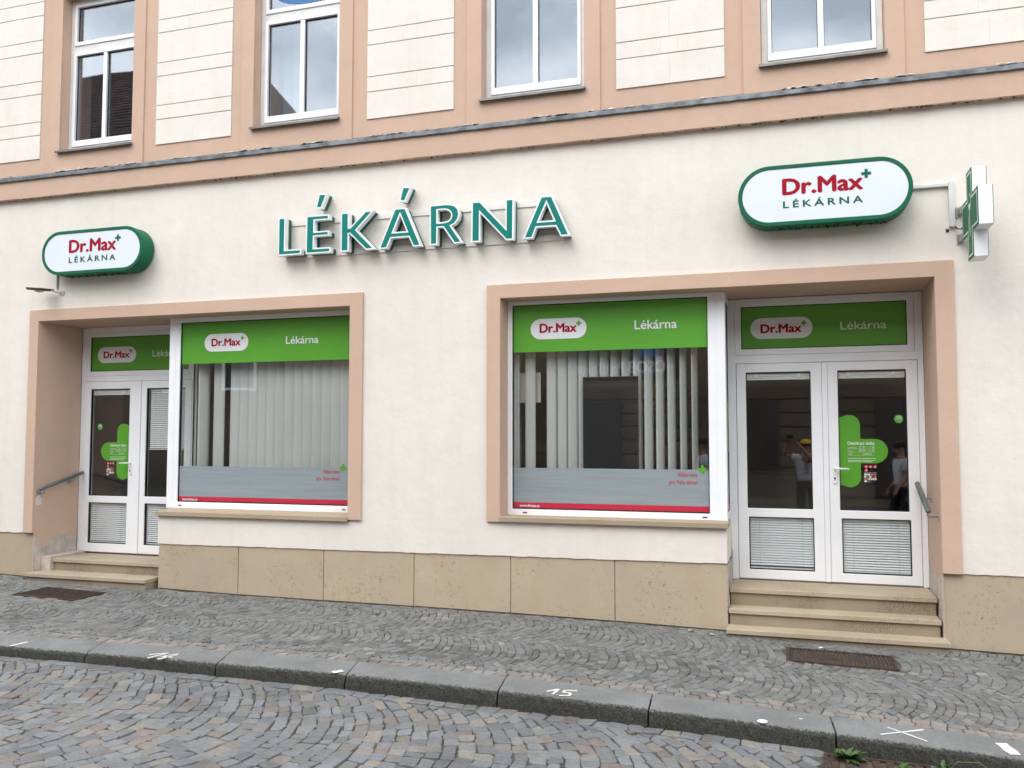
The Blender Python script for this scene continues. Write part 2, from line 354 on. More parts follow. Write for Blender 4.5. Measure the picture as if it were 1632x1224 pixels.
def stone(corners, zf, chop=.3, ch=.006, hgt=0):
    """one cobble: irregular top with a worn edge and a skirt down into the joint"""
    pts = []
    n = len(corners)
    for i in range(n):
        p = Vector(corners[i]); a_ = Vector(corners[i - 1]); b_ = Vector(corners[(i + 1) % n])
        if random.random() < chop:
            k = random.uniform(.12, .24); pts += [p.lerp(a_, k), p.lerp(b_, k)]
        else: pts.append(p)
    c = sum(pts, Vector((0, 0))) / len(pts)
    h = hgt + random.gauss(0, .0016); tx, ty = random.gauss(0, .022), random.gauss(0, .022)
    def P(p, dz):
        return (p.x, p.y, zf(p.x, p.y) + h + tx * (p.x - c.x) + ty * (p.y - c.y) + dz)
    m_ = len(pts); r1 = [P(p, -.0035) for p in pts]; r0 = [P(c + (p - c) * (1 + .02), -.03) for p in pts]
    rt = []
    for p in pts:
        d = (c - p); rt.append(P(p + d.normalized() * min(ch, d.length * .4), random.uniform(-.0008, .0008)))
    vs = r0 + r1 + rt; fs = []
    for i in range(m_):
        j = (i + 1) % m_; fs += [(i, j, m_ + j, m_ + i), (m_ + i, m_ + j, 2 * m_ + j, 2 * m_ + i)]
    fs.append(tuple(2 * m_ + i for i in range(m_)))
    return vs, fs, c
def ccw2(q):
    return q if sum(q[i][0] * q[(i + 1) % len(q)][1] - q[(i + 1) % len(q)][0] * q[i][1] for i in range(len(q))) > 0 else q[::-1]
def inset(q, d):
    return offset_loop(q, -d)
def arcs(x0, x1, yb, yt, B, s, h, n, gap, off=0, keep=None):
    """segmental arches: courses of stones bowed towards +x, stacked along x, in bands of depth B"""
    out = []; b = 0
    nb = int(math.ceil((yt - yb) / B))
    for b in range(nb):
        ph = random.uniform(0, s); i = 0; sh = random.uniform(-.05, .05)
        xa = x0 - h - .3
        edges = []; x = xa + ph
        while x < x1 + .3: edges.append(x); x += s * random.uniform(.85, 1.15)
        def arc(xe, t, hh): return xe + hh * (1 - (2 * t - 1) ** 2) , yb + B * (b + t)
        prev = None
        for e0, e1 in zip(edges, edges[1:]):
            w0 = [0]; 
            st = random.uniform(.3, 1)
            ts = [0]
            tt = st / n
            while tt < 1 - .45 / n: ts.append(tt + random.gauss(0, .07 / n)); tt += 1 / n * random.uniform(.86, 1.14)
            ts.append(1)
            k = .55 * s / B
            for t0, t1 in zip(ts, ts[1:]):
                def tp(t): return min(1, max(0, t + k * (2 * t - 1) * 1.6))
                q = [arc(e0, t0, h), arc(e1, tp(t0), h), arc(e1, tp(t1), h), arc(e0, t1, h)]
                q = [(a_ + off, c_) for a_, c_ in q]
                out.append(q)
    return out
def course(x0, x1, y0f, y1f, s, gap=0):
    out = []; x = x0; prev = random.uniform(-.01, .01)
    while x < x1:
        nx = x + s * random.uniform(.8, 1.25); nj = random.uniform(-.01, .01)
        out.append([(x + prev, y0f(x)), (nx + nj, y0f(nx)), (nx - nj, y1f(nx)), (x - prev, y1f(x))]); x = nx; prev = nj
    return out
GRATES = [(-.06, .74, -.79, -.385), (-7.68, -6.90, -.79, -.365)]
DRAIN = (.15, .72, -2.80, -2.40)
def inside(c, r, m_=0): return r[0] - m_ < c[0] < r[1] + m_ and r[2] - m_ < c[1] < r[3] + m_
def lay(quads, zf, mat, parent, part, cols, jit, gap, maxy=None, miny=None, skip=(), ch=.006):
    items = []
    for q in quads:
        q = [Vector((p[0] + random.gauss(0, jit), p[1] + random.gauss(0, jit))) for p in q]
        if maxy is not None: q = [Vector((p.x, min(p.y, maxy(p.x)))) for p in q]
        if miny is not None: q = [Vector((p.x, max(p.y, miny(p.x)))) for p in q]
        # drop degenerate corners
        qq = []
        for p in q:
            if not qq or (p - qq[-1]).length > .016: qq.append(p)
        if len(qq) > 2 and (qq[0] - qq[-1]).length < .016: qq.pop()
        if len(qq) < 3: continue
        qq = ccw2([tuple(p) for p in qq])
        ar = .5 * sum(qq[i][0] * qq[(i + 1) % len(qq)][1] - qq[(i + 1) % len(qq)][0] * qq[i][1] for i in range(len(qq)))
        if ar < .0009: continue
        cx = sum(p[0] for p in qq) / len(qq); cy = sum(p[1] for p in qq) / len(qq)
        if any(inside((cx, cy), r, .03) for r in skip): continue
        qq = inset(qq, gap)
        a2 = .5 * sum(qq[i][0] * qq[(i + 1) % len(qq)][1] - qq[(i + 1) % len(qq)][0] * qq[i][1] for i in range(len(qq)))
        if a2 < .0005 or a2 > ar: continue
        vs, fs, c = stone(qq, zf, ch=ch)
        col = cols(cx, cy); items.append((in_view(cx, cy, zf(cx, cy)), a2, vs, fs, col))
    vis = sorted([i for i in items if i[0]], key=lambda i: i[0] ** 2 / (i[1] ** .5 / .08))
    single = vis[:298]; ids = set(id(i) for i in single)
    for i in single:
        mb = MB().add(i[2], i[3]); mb.att = {'tint': [i[4]] * len(i[2])}; mb.build(part, mat, parent)
    mb = MB(); cl = []
    for i in items:
        if id(i) in ids: continue
        mb.add(i[2], i[3]); cl += [i[4]] * len(i[2])
    mb.att = {'tint': cl}; mb.build(part + '_field', mat, parent, kind='stuff')
def pick(pal):
    def f_(x, y):
        r = random.random(); 
        for w, c in pal:
            if r < w: break
            r -= w
        st_ = math.exp(-(((x + 2.75) / .55) ** 2 + ((y + 1.45) / .22) ** 2)) + .7 * math.exp(-(((x + 1.2) / .8) ** 2 + ((y + 1.3) / .3) ** 2)); k = random.uniform(.76, 1.22) * (.62 if random.random() < st_ * .8 else 1); t = random.gauss(0, .03)
        return tuple(max(.01, c[i] * k * (1 + t * (1 - i))) for i in range(3))
    return f_
palP = pick([(.56, (.160, .163, .156)), (.22, (.143, .149, .146)), (.11, (.178, .170, .150)), (.08, (.095, .097, .095)), (.03, (.23, .22, .205))])
palK = pick([(.38, (.235, .195, .175)), (.28, (.225, .205, .175)), (.34, (.165, .165, .156))])
palR = pick([(.47, (.166, .172, .180)), (.20, (.138, .144, .151)), (.17, (.200, .184, .158)), (.06, (.190, .148, .130)), (.10, (.180, .182, .176))])
wall_edge = lambda x: -.012 if not (-8.3 < x < -6.62 or -.56 < x < 1.18) else -.12
RW = .155
q = arcs(-12, 4, -3, .1, .80, .070, .145, 11.2, .003)
q = [[(p[0], p[1] + yk(p[0]) + RW + 3) for p in c] for c in q]
wv = lambda x, y, a_: (x + a_ * (math.sin(2.3 * x + 3.1 * y) + .6 * math.sin(5.9 * y - 4.1 * x + 1)), y + a_ * .7 * (math.sin(3.7 * x - 2.2 * y + 2) + .6 * math.sin(7.3 * x + 3.3 * y)))
q = [[(lambda w_: (w_[0], min(w_[1], 9) if p[1] > yk(p[0]) + RW + .04 else p[1]))(wv(p[0], p[1], .028)) for p in c] for c in q if min(p[1] for p in c) < -.03 and -10.6 < c[0][0] < 3.4]
pq = q
lay(pq, G, 'cob', pave, 'cobblestone', palP, .0035, .0016, maxy=wall_edge, skip=GRATES)
rowq = course(-10.6, 3.4, lambda x: yk(x) + .002, lambda x: yk(x) + .076, .085) + course(-10.6, 3.4, lambda x: yk(x) + .078, lambda x: yk(x) + RW, .085)
mbr = MB(); cl = []
for c in rowq:
    c = ccw2([(p[0] + random.gauss(0, .003), p[1] + random.gauss(0, .003)) for p in c]); c = inset(c, .0028); vs, fs, cc = stone(c, G)
    mbr.add(vs, fs); cl += [palK(*cc)] * len(vs)
mbr.att = {'tint': cl}; mbr.build('edging_cobbles', 'cob', pave, kind='stuff')
# road setts: a straight gutter course by the kerb, then arches
kf = lambda x: yk(x) - KW
q = arcs(-13, 5, -4.1, 0, 2.05, .100, .46, 19.5, .004)
q = [[(p[0], p[1] + kf(p[0]) - .125) for p in c] for c in q if min(p[1] for p in c) > -3.6]
q = [[(lambda w_: (w_[0], min(w_[1], kf(w_[0]) - .124)))(wv(p[0], p[1], .020)) for p in c] for c in q if -10.8 < c[0][0] < 3.6 and min(p[1] for p in c) < kf(c[0][0]) - .15] + course(-10.8, 3.6, lambda x: kf(x) - .118, lambda x: kf(x) - .006, .115)
lay(q, RZ, 'sett', road, 'sett', palR, .007, .0024, skip=[DRAIN], ch=.006)

# kerb
kerb = empty('kerb', kind='structure')
joints = [-10.9, -9.85, -8.75, -7.65, -6.60, -5.46, -4.26, -3.155, -1.97, -.92, .205, 1.32, 2.45, 3.6]
def kz(x, y): return G(x, y) + .001
for a_, b_ in zip(joints, joints[1:]):
    n = max(8, int((b_ - a_) / .03)); mb = MB(); gr = []; bend = random.uniform(.02, .12); bend2 = bend if a_ < 0 else -.03
    rows = 11
    for i in range(n + 1):
        t = i / n
        for j in range(rows):
            # profile from the back, over the top, round the arris and down the face
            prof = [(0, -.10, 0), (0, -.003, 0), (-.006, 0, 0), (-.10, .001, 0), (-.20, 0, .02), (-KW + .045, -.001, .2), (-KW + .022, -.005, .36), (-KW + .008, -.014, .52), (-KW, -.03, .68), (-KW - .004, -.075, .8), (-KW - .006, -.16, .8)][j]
            skew = (prof[0] / KW + .5) * .0
            x = a_ + .006 + (b_ - a_ - .012) * t
            ends = (math.sin(min(1, -prof[0] / KW) * math.pi / 2) ** 1.6) * max(.02, min(.12, .03 - .022 * (a_ + 1.5) if t < .5 else .03 - .022 * (b_ + 1.5)))
            x += ends
            rnd = .008 * math.exp(-min(t, 1 - t) * (b_ - a_) / .02) if 2 <= j <= 8 else 0
            jit = random.gauss(0, .0022) if 5 <= j else random.gauss(0, .0006)
            y = yk(x) + prof[0] + jit + (rnd if j > 5 else 0)
            mb.v.append((x, y, kz(x, yk(x) + prof[0]) + prof[1] - rnd + random.gauss(0, .0005 if j < 6 else .0018))); gr.append(prof[2])
    for i in range(n):
        for j in range(rows - 1):
            k = i * rows + j; mb.f.append((k, k + 1, k + rows + 1, k + rows)); mb.m.append(0)
    mb.f += [tuple(range(rows))[::-1], tuple(n * rows + j for j in range(rows))]; mb.m += [0, 0]
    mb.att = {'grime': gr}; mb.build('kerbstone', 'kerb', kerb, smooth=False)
# hand-painted white marks on the kerb
def stroke(mb, pts, w):
    for (p, p2) in zip(pts, pts[1:]):
        p, p2 = Vector(p), Vector(p2); d = (p2 - p).normalized(); nn = Vector((-d.y, d.x)) * w / 2; n = 6
        for k in range(n):
            u0, u1 = k / n, (k + 1) / n; j0 = 1 + .12 * math.sin(9 * u0 + p.x * 30); j1 = 1 + .12 * math.sin(9 * u1 + p.x * 30)
            qd = [p.lerp(p2, u0) - nn * j0, p.lerp(p2, u1) - nn * j1, p.lerp(p2, u1) + nn * j1, p.lerp(p2, u0) + nn * j0]
            mb.add([(v.x, v.y, kz(v.x, v.y) + .0025) for v in qd], [(0, 1, 2, 3)])
def mark(strokes, w, lab=None):
    mb = MB()
    for s_ in strokes: stroke(mb, s_, w)
    o = mb.build('paint_mark', 'paint', kerb)
    if lab: o['label'] = lab
mark([[(-6.04, -2.345), (-6.02, -2.20)]], .03, 'single white painted dash')
mark([[(-4.80, -2.215), (-4.69, -2.125), (-4.745, -2.30)], [(-4.60, -2.12), (-4.67, -2.235), (-4.57, -2.225)], [(-4.585, -2.15), (-4.645, -2.305)]], .022, 'hand-painted number 14')
mark([[(-3.19, -2.23), (-3.14, -2.165)]], .05, 'white painted blob beside a kerb joint')
mark([[(-1.60, -2.165), (-1.535, -2.09), (-1.55, -2.215)], [(-1.41, -2.085), (-1.485, -2.10), (-1.495, -2.145), (-1.44, -2.15), (-1.435, -2.20), (-1.50, -2.225)]], .02, 'hand-painted number 15')
mb = MB(); mb.add([(-.197 + .032 * math.cos(k * .52), -2.28 + .036 * math.sin(k * .52), kz(-.197, -2.28 + .036 * math.sin(k * .52)) + .0028) for k in range(12)], [tuple(range(12))])
mb.build('paint_mark', 'paint', kerb)['label'] = 'round white painted dot'
mb = MB(); mb.add([(.028 + .012 * math.cos(k * .8), -2.156 + .012 * math.sin(k * .8), kz(.028, -2.156) + .003) for k in range(8)], [tuple(range(8))])
mb.build('paint_mark', 'paint', kerb)['label'] = 'tiny white painted speck'
mark([[(.525, -2.135), (.725, -2.31)], [(.475, -2.28), (.73, -2.11)]], .016, 'white painted cross')
mark([[(1.125, -2.20), (1.165, -2.37)]], .065, 'short broad white painted bar')

# ------------------------------------------------------------------ the building
bld = empty('shop_building', label='cream rendered town building with peach window surrounds and a stone plinth', category='building')
LX0, LX1, RX0, RX1, ZT = -8.265, -4.258, -2.645, 1.165, 3.03
def jagged(x0, x1, z0, z1, step=.06, a=.0035):
    n = int(abs(x1 - x0) / step); return [(x0 + (x1 - x0) * i / n, z0 + (z1 - z0) * i / n + random.uniform(-a, a)) for i in range(n + 1)]
loop = ([(-13, .60)] + jagged(-10.5, LX0 - .012, .60, .60) + [(LX0 - .012, ZT + .012), (-6.572, ZT + .012), (-6.56, ZT + .012)])
# outer outline of the ground-floor render: left pier, over the left doorway, down behind the left window ...
loop = [(-13, 4.50), (-13, .60)] + jagged(-10.5, LX0 - .012, .60, .60) + [(LX0 - .012, ZT + .012), (LX1 + .012, ZT + .012), (LX1 + .012, .845), (-6.56, .845)] \
    + jagged(-6.56, -.552, .543, .586) + [(-.552, .893), (RX0 - .012, .893), (RX0 - .012, ZT + .012), (RX1 + .012, ZT + .012)] + jagged(RX1 + .012, 4.5, .581, .60) + [(7, .60), (7, 4.50)]
MB().prism([loop], 0, .72).build('wall', 'cream', bld)
# sub-window cores and the plinth backing
MB().box(-6.55, -.56, .03, .70, -.3, .548).box(-13, LX0 - .02, .03, .70, -.3, .595).box(RX1 + .02, 7, .03, .70, -.3, .575).build('foundation', 'patch', bld)
# peach surrounds with their reveals
def surround(x0, x1, xo0, xo1, zo, leftend, rightend, yl, yr):
    mb = MB()
    lp = [(xo0, leftend), (x0, leftend), (x0, ZT), (x1, ZT), (x1, rightend), (xo1, rightend), (xo1, zo), (xo0, zo)]
    mb.prism([lp], -.03, -.001)
    mb.box(x0 - .010, x0, -.001, yl, (-.1 if yl > .5 else leftend), ZT + .010); mb.box(x1, x1 + .010, -.001, yr, (-.1 if yr > .5 else rightend), ZT + .010)
    mb.box(x0, x1, -.001, .70, ZT, ZT + .010)
    return mb.build('door_surround', 'pink', bld, bevel=.004)
surround(LX0, LX1, -8.398, -4.112, 3.165, .603, .866, .64, .21)
surround(RX0, RX1, -2.783, 1.312, 3.165, .890, .583, .21, .72)
# bare plaster patches low on the reveals and where the wall returns into the right doorway
def patch_x(name, x, pts, t, mat='patch'):     # pts (y, z) on a face of constant x
    mb = MB(); n = len(pts); s_ = 1 if t > 0 else -1
    mb.add([(x, p[0], p[1]) for p in pts] + [(x + t, p[0], p[1]) for p in pts], [tuple(range(n)), tuple(n + i for i in range(n))[::-1]] + [(i, (i + 1) % n, n + (i + 1) % n, n + i) for i in range(n)])
    return mb.build(name, mat, bld)
patch_x('bare_plaster', LX0, [(-.005, -.05), (.63, -.05), (.63, .47), (.55, .50), (.48, .56), (.36, .57), (.25, .52), (.16, .42), (.10, .44), (.03, .55), (-.005, .56)], .003)
patch_x('bare_plaster', RX1, [(-.005, -.1), (.71, -.1), (.71, .55), (.62, .60), (.50, .62), (.40, .50), (.28, .47), (.15, .55), (-.005, .58)], -.003)
patch_x('bare_plaster', -.549, [(.10, -.1), (.71, -.1), (.71, .62), (.60, .66), (.50, .52), (.34, .46), (.25, .30), (.16, .24)], .003)
# thick soft stone return of the left reveal by the steps
MB().box(-6.54, -.57, .045, .70, .3, .5).box(-.566, -.552, .02, .70, -.1, .56).box(-6.56, -6.546, .02, .70, -.1, .56).build('window_wall_core', 'patch', bld)

# plinth slabs, about a metre wide each
def slab(x0, x1, zt0, zt1):
    mb = MB(); g_ = .0035; y0 = .010 + random.uniform(0, .003)
    zb0, zb1 = g0(x0) + .006, g0(x1) + .004
    mb.prism([[(x0 + g_, zb0), (x1 - g_, zb1), (x1 - g_, zt1), (x0 + g_, zt0)]], y0, y0 + .03)
    return mb.build('plinth_slab', 'plinth', bld, bevel=.002)
js = [-6.556, -5.55, -4.543, -3.546, -2.55, -1.553, -.556]
zs_ = lambda x: .556 + (x + 6.56) * .0071
for a_, b_ in zip(js, js[1:]): slab(a_, b_, zs_(a_), zs_(b_))
for a_, b_ in ((-10.3, -9.29), (-9.29, LX0 + .002)): slab(a_, b_, .61, .61)
for a_, b_ in ((RX1 + .002, 2.18), (2.18, 3.19), (3.19, 4.2)): slab(a_, b_, .592, .608)

# sills of the shop windows
def sill(x0, x1, zf, zb):
    mb = MB(); vs = []
    for x in (x0, x1):
        vs += [(x, -.045, zf - .048), (x, -.045, zf - .004), (x, -.040, zf), (x, .205, zb), (x, .205, zf - .048)]
    mb.add(vs, [(0, 1, 2, 3, 4), (5, 9, 8, 7, 6), (0, 5, 6, 1), (1, 6, 7, 2), (2, 7, 8, 3), (3, 8, 9, 4), (4, 9, 5, 0)])
    return mb
sill(-6.572, LX1 - .001, .897, .912).build('window_sill', 'sill', bld, bevel=.003)
sill(RX0 + .001, -.535, .944, .944).build('window_sill', 'sill', bld, bevel=.003)

# ------------------------------------------------------------------ upper floor
WINX = [(-8.06, -7.035), (-5.45, -4.42), (-2.845, -1.81), (-.193, .835)]
UZ0, UZ1 = 5.03, 6.87
mb = MB(); mb.prism([rect(-13, 7, 4.5, 8.4)] + [rect(a_, b_, UZ0 - .03, UZ1) for a_, b_ in WINX], .0, .45); mb.build('upper_wall', 'pink', bld)
for a_, b_ in WINX:
    MB().prism([rect(a_ - .155, b_ + .155, 4.765, 7.05), rect(a_, b_, UZ0 - .03, UZ1)], -.018, -.001).build('window_surround', 'pink', bld, bevel=.002)
    MB().box(a_ - .10, b_ + .10, -.07, -.019, UZ1 + .09, UZ1 + .15).box(a_ - .155, a_ + .0, -.045, -.019, UZ1 + .03, UZ1 + .09).build('window_hood', 'pink', bld, bevel=.004)
zed = [4.957, 5.240, 5.400, 5.735, 5.890, 6.235, 6.388, 6.690, 6.858, 7.19, 7.35]
blocks = 0
for (p0, p1) in [(-9.33, -8.353), (-6.712, -5.73), (-4.096, -3.141), (-1.502, -.510), (1.148, 2.13)]:
    c = (p0 + p1) / 2; top = 7.4 if p0 < -5 else (6.6 if p0 < -2 else 6.4)
    for k, (za, zb) in enumerate(zip(zed, zed[1:])):
        if zb > top: break
        xs = [p0, c, p1] if k % 2 == 0 else [p0, c - .077, c + .077, p1]
        for x0, x1 in zip(xs, xs[1:]):
            yy = random.uniform(-.0128, -.0112)
            MB().box(x0 + (.0003 if x0 != p0 else 0), x1 - (.0003 if x1 != p1 else 0), yy, -.001, za + (.0042 if k else 0), zb - .0042).build('render_block', 'cream_up', bld, bevel=.0014)
# pale filler beads in the vertical joints so they read fainter than the bed joints
# string course: band, lead flashing in overlapping sheets, old mortar along its top
band = MB(); n = 170; vs = []
for i in range(n + 1):
    x = -13 + 20 * i / n; j = random.uniform(-.003, .003)
    vs += [(x, -.001, 4.482 + j), (x, -.055, 4.480 + j), (x, -.060, 4.486 + j), (x, -.060, 4.70), (x, -.001, 4.755)]
fs = [(5 * i + k, 5 * i + k + 1, 5 * i + k + 6, 5 * i + k + 5) for i in range(n) for k in range(4)]
band.add(vs, [f[::-1] for f in fs]).build('string_course', 'pink', bld)
x = -12.6
while x < 5:
    ln = random.uniform(.9, 1.15); x1 = x + ln + .03; n = 26; vs = []; o_ = random.uniform(0, .003)
    for i in range(n + 1):
        xx = x + (x1 - x) * i / n; w_ = random.gauss(0, .0009)
        vs += [(xx, -.004, 4.775 + o_ + random.uniform(-.001, .002)), (xx, -.072 + w_, 4.738 + o_ + w_), (xx, -.083 + w_ - o_, 4.730 + o_ + w_), (xx, -.084 + w_ - o_, 4.697 + w_ + o_), (xx, -.074 + w_ - o_, 4.693 + w_), (xx, -.062, 4.702)]
    fs = [(6 * i + k, 6 * i + k + 1, 6 * i + k + 7, 6 * i + k + 6) for i in range(n) for k in range(5)]
    MB().add(vs, fs).build('flashing_sheet', 'lead', bld); x += ln
mb = MB()
for i in range(230):
    xx = -10 + 12.5 * random.random() ; s_ = random.uniform(.01, .05); 
    if math.sin(xx * 3.1) + math.sin(xx * 7.7) < -.3: continue
    mb.add([(xx - s_, -.022, 4.779), (xx - s_ * .5, -.052 - random.random() * .03, 4.757), (xx + s_ * .6, -.045 - random.random() * .03, 4.760), (xx + s_, -.022, 4.779), (xx, -.019, 4.785)], [(0, 1, 2, 3, 4)])
mb.build('mortar_crumbs', 'caulk', bld, kind='stuff')
mb = MB()
for i in range(230):
    xx = -9 + 11 * random.random(); 
    if math.sin(xx * 1.3 + 1) + random.random() * 1.6 < .2: continue
    s_ = random.uniform(.003, .011); zc = 4.479 - s_ * .3; y_ = -random.uniform(.03, .058)
    ring = [(xx + s_ * 1.6 * math.cos(k * 1.05), y_ + s_ * math.sin(k * 1.05), zc) for k in range(6)]
    mb.add(ring + [(xx, y_, zc - s_)], [(k, (k + 1) % 6, 6) for k in range(6)])
mb.build('cobweb_dirt', 'pit', bld, kind='stuff')

def upper_window(x0, x1, first):
    w = ringframe(x0 + .002, x1 - .002, UZ0, UZ1 - .002, (.055, .055, .065, .055), .115, .19)
    w.box(x0 + .057, x1 - .057, .118, .185, 6.235, 6.31)
    root = w.build('upper_window', 'pvc_dirty', bld, bevel=.004)
    xa, xb = x0 + .057, x1 - .057; xm = (xa + xb) / 2
    s_ = ringframe(xa, xb, UZ0 + .065, 6.233, (.036, .036, .072, .045), .105, .165); s_.box(xm - .026, xm + .026, .109, .160, UZ0 + .137, 6.188); s_.build('casement', 'pvc', root, bevel=.004)
    ringframe(xa, xb, 6.312, UZ1 - .058, (.036, .036, .045, .036), .105, .165).build('fanlight', 'pvc', root, bevel=.004)
    for a_, b_, z0, z1 in ((xa + .036, xm - .026, UZ0 + .137, 6.188), (xm + .026, xb - .036, UZ0 + .137, 6.188), (xa + .036, xb - .036, 6.357, UZ1 - .094)):
        MB().box(a_ + .004, b_ - .004, .140, .146, z0 + .004, z1 - .004).build('pane', 'glass_up', root)
        ringframe(a_, b_, z0, z1, .005, .134, .150).build('gasket', 'gasket', root)
    # drainage caps
    for xx in (x0 + .2, x1 - .2): MB().box(xx - .018, xx + .018, .110, .1149, UZ0 + .028, UZ0 + .038).build('drain_cap', 'black', root)
    mb = MB(); zf = 5.005
    mb.add([(x, y, z) for x in (x0 - .018, x1 + .018) for y, z in ((-.065, zf - .022), (-.065, zf), (-.0, zf + .012), (-.0, zf - .010))], [(0, 1, 2, 3), (4, 7, 6, 5), (0, 4, 5, 1), (1, 5, 6, 2), (2, 6, 7, 3), (3, 7, 4, 0)])
    mb.box(x0 + .001, x1 - .001, .0, .118, UZ0 - .025, UZ0 - .002)
    mb.build('window_sill', 'zinc', root)
    return root
ups = [upper_window(a_, b_, i == 0) for i, (a_, b_) in enumerate(WINX)]
# sticker in the fanlight of the second window
a_, b_ = WINX[1]
cx_, cz_ = -4.72, 6.52
def ell(cx, cz, rx, rz, n=28): return [(cx + rx * math.cos(2 * math.pi * k / n), cz + rz * math.sin(2 * math.pi * k / n)) for k in range(n)]
sheet('sticker', ell(-4.86, 6.53, .44, .15), .137, 'blue', ups[1])
sheet('sticker_stripe', ell(-4.87, 6.545, .34, .09), .1355, film('coral_print', (.62, .15, .11)), ups[1])
sheet('sticker_stripe', ell(-4.82, 6.57, .29, .05), .134, 'whitefilm', ups[1])
# dark rooms behind the upper windows with a pale curtain in two of them
for i, (a_, b_) in enumerate(WINX):
    mb = MB(); mb.box(a_ - .4, b_ + .4, .46, 2.6, 4.7, 7.2); mb.f = [f[::-1] for k, f in enumerate(mb.f) if k != 2]; mb.m = [0] * 5
    mb.build('upper_room', 'room_dark', bld)
def curtain(x0, x1, lab):
    mb = MB(); n = 40; vs = []
    for i in range(n + 1):
        t = i / n; vs += [(x0 + (x1 - x0) * t, .50 + .02 * math.sin(t * 30), 5.0), (x0 + (x1 - x0) * t, .50 + .018 * math.sin(t * 30 + .4), 6.95)]
    mb.add(vs, [(2 * i, 2 * i + 2, 2 * i + 3, 2 * i + 1) for i in range(n)])
    o = mb.build('curtain', plain('curtain_cloth', (.42, .44, .46), .9), None, smooth=True, label=lab, category='curtain'); return o
curtain(-5.75, -5.12, 'pale curtain drawn back behind the upper window above the left end of the big lettering')

# ------------------------------------------------------------------ shop interior
mb = MB(); mb.box(-8.9, 1.8, .721, 6.5, .25, 3.25); keep = [k for k in range(6) if k != 2]
mb.f = [mb.f[k][::-1] for k in keep]; mb.m = [0] * 5; mb.build('shop_room', 'room', bld)
MB().box(-8.88, 1.78, .73, 6.48, .26, .29).build('room_floor', 'floor', bld)
def shelf_unit(x, y, wd, lab, seed):
    rnd = random.Random(seed); t = empty('shelf_unit', label=lab, category='shelves')
    f = MB().box(x, x + .03, y, y + .35, .29, 2.3).box(x + wd - .03, x + wd, y, y + .35, .29, 2.3).box(x + .03, x + wd - .03, y + .33, y + .35, .29, 2.3); f.build('side_panel', 'wood', t)
    cols = [film('pack_%s' % n_, c) for n_, c in (('red', (.5, .05, .05)), ('white', (.7, .7, .7)), ('yellow', (.7, .5, .08)), ('blue', (.05, .15, .4)), ('green', (.1, .4, .1)))]
    for k in range(6):
        z = .35 + .36 * k; MB().box(x + .03, x + wd - .03, y, y + .33, z, z + .025).build('shelf_board', 'wood', t)
        xx = x + .06
        while xx < x + wd - .2:
            w_ = rnd.uniform(.06, .16); h_ = rnd.uniform(.12, .26)
            MB().box(xx, xx + w_, y + .04, y + .2, z + .026, z + .026 + h_).build('box', cols[rnd.randrange(5)], t, kind='stuff'); xx += w_ + rnd.uniform(.01, .04)
    at_base(t, (x + wd / 2, y + .17, .29)); return t
shelf_unit(-2.6, 3.2, 1.5, 'wooden shelves of medicine packs seen through the blind of the right shop window', 1)
shelf_unit(-6.3, 2.8, 1.5, 'wooden shelves of medicine packs behind the blind of the left shop window', 2)
cn = empty('shop_counter', label='pale counter inside behind the right doorway', category='counter')
MB().box(-.9, .9, 3.0, 3.55, .29, 1.25).build('counter_body', 'room', cn); MB().box(-.95, .95, 2.95, 3.6, 1.25, 1.29).build('counter_top', 'wood', cn); at_base(cn, (0, 3.3, .29))
# hanging cards in the shop
def card(x0, x1, z0, z1, y, col, lab):
    mb = MB().box(x0, x1, y, y + .004, z0, z1); o = mb.build('hanging_card', film('card', col), None, label=lab, category='card'); return o
card(-2.83, -2.37, 2.04, 2.34, .43, (.80, .72, .66), 'pale card hanging behind the leftmost slats of the right shop window')
card(-2.03, -1.86, 2.08, 2.34, .42, (.62, .06, .10), 'small red card hanging behind the slats left of the black screen')
card(-6.93, -6.70, 2.25, 2.60, .9, (.72, .74, .22), 'yellow card hanging high in the gap of the left shop window blind')

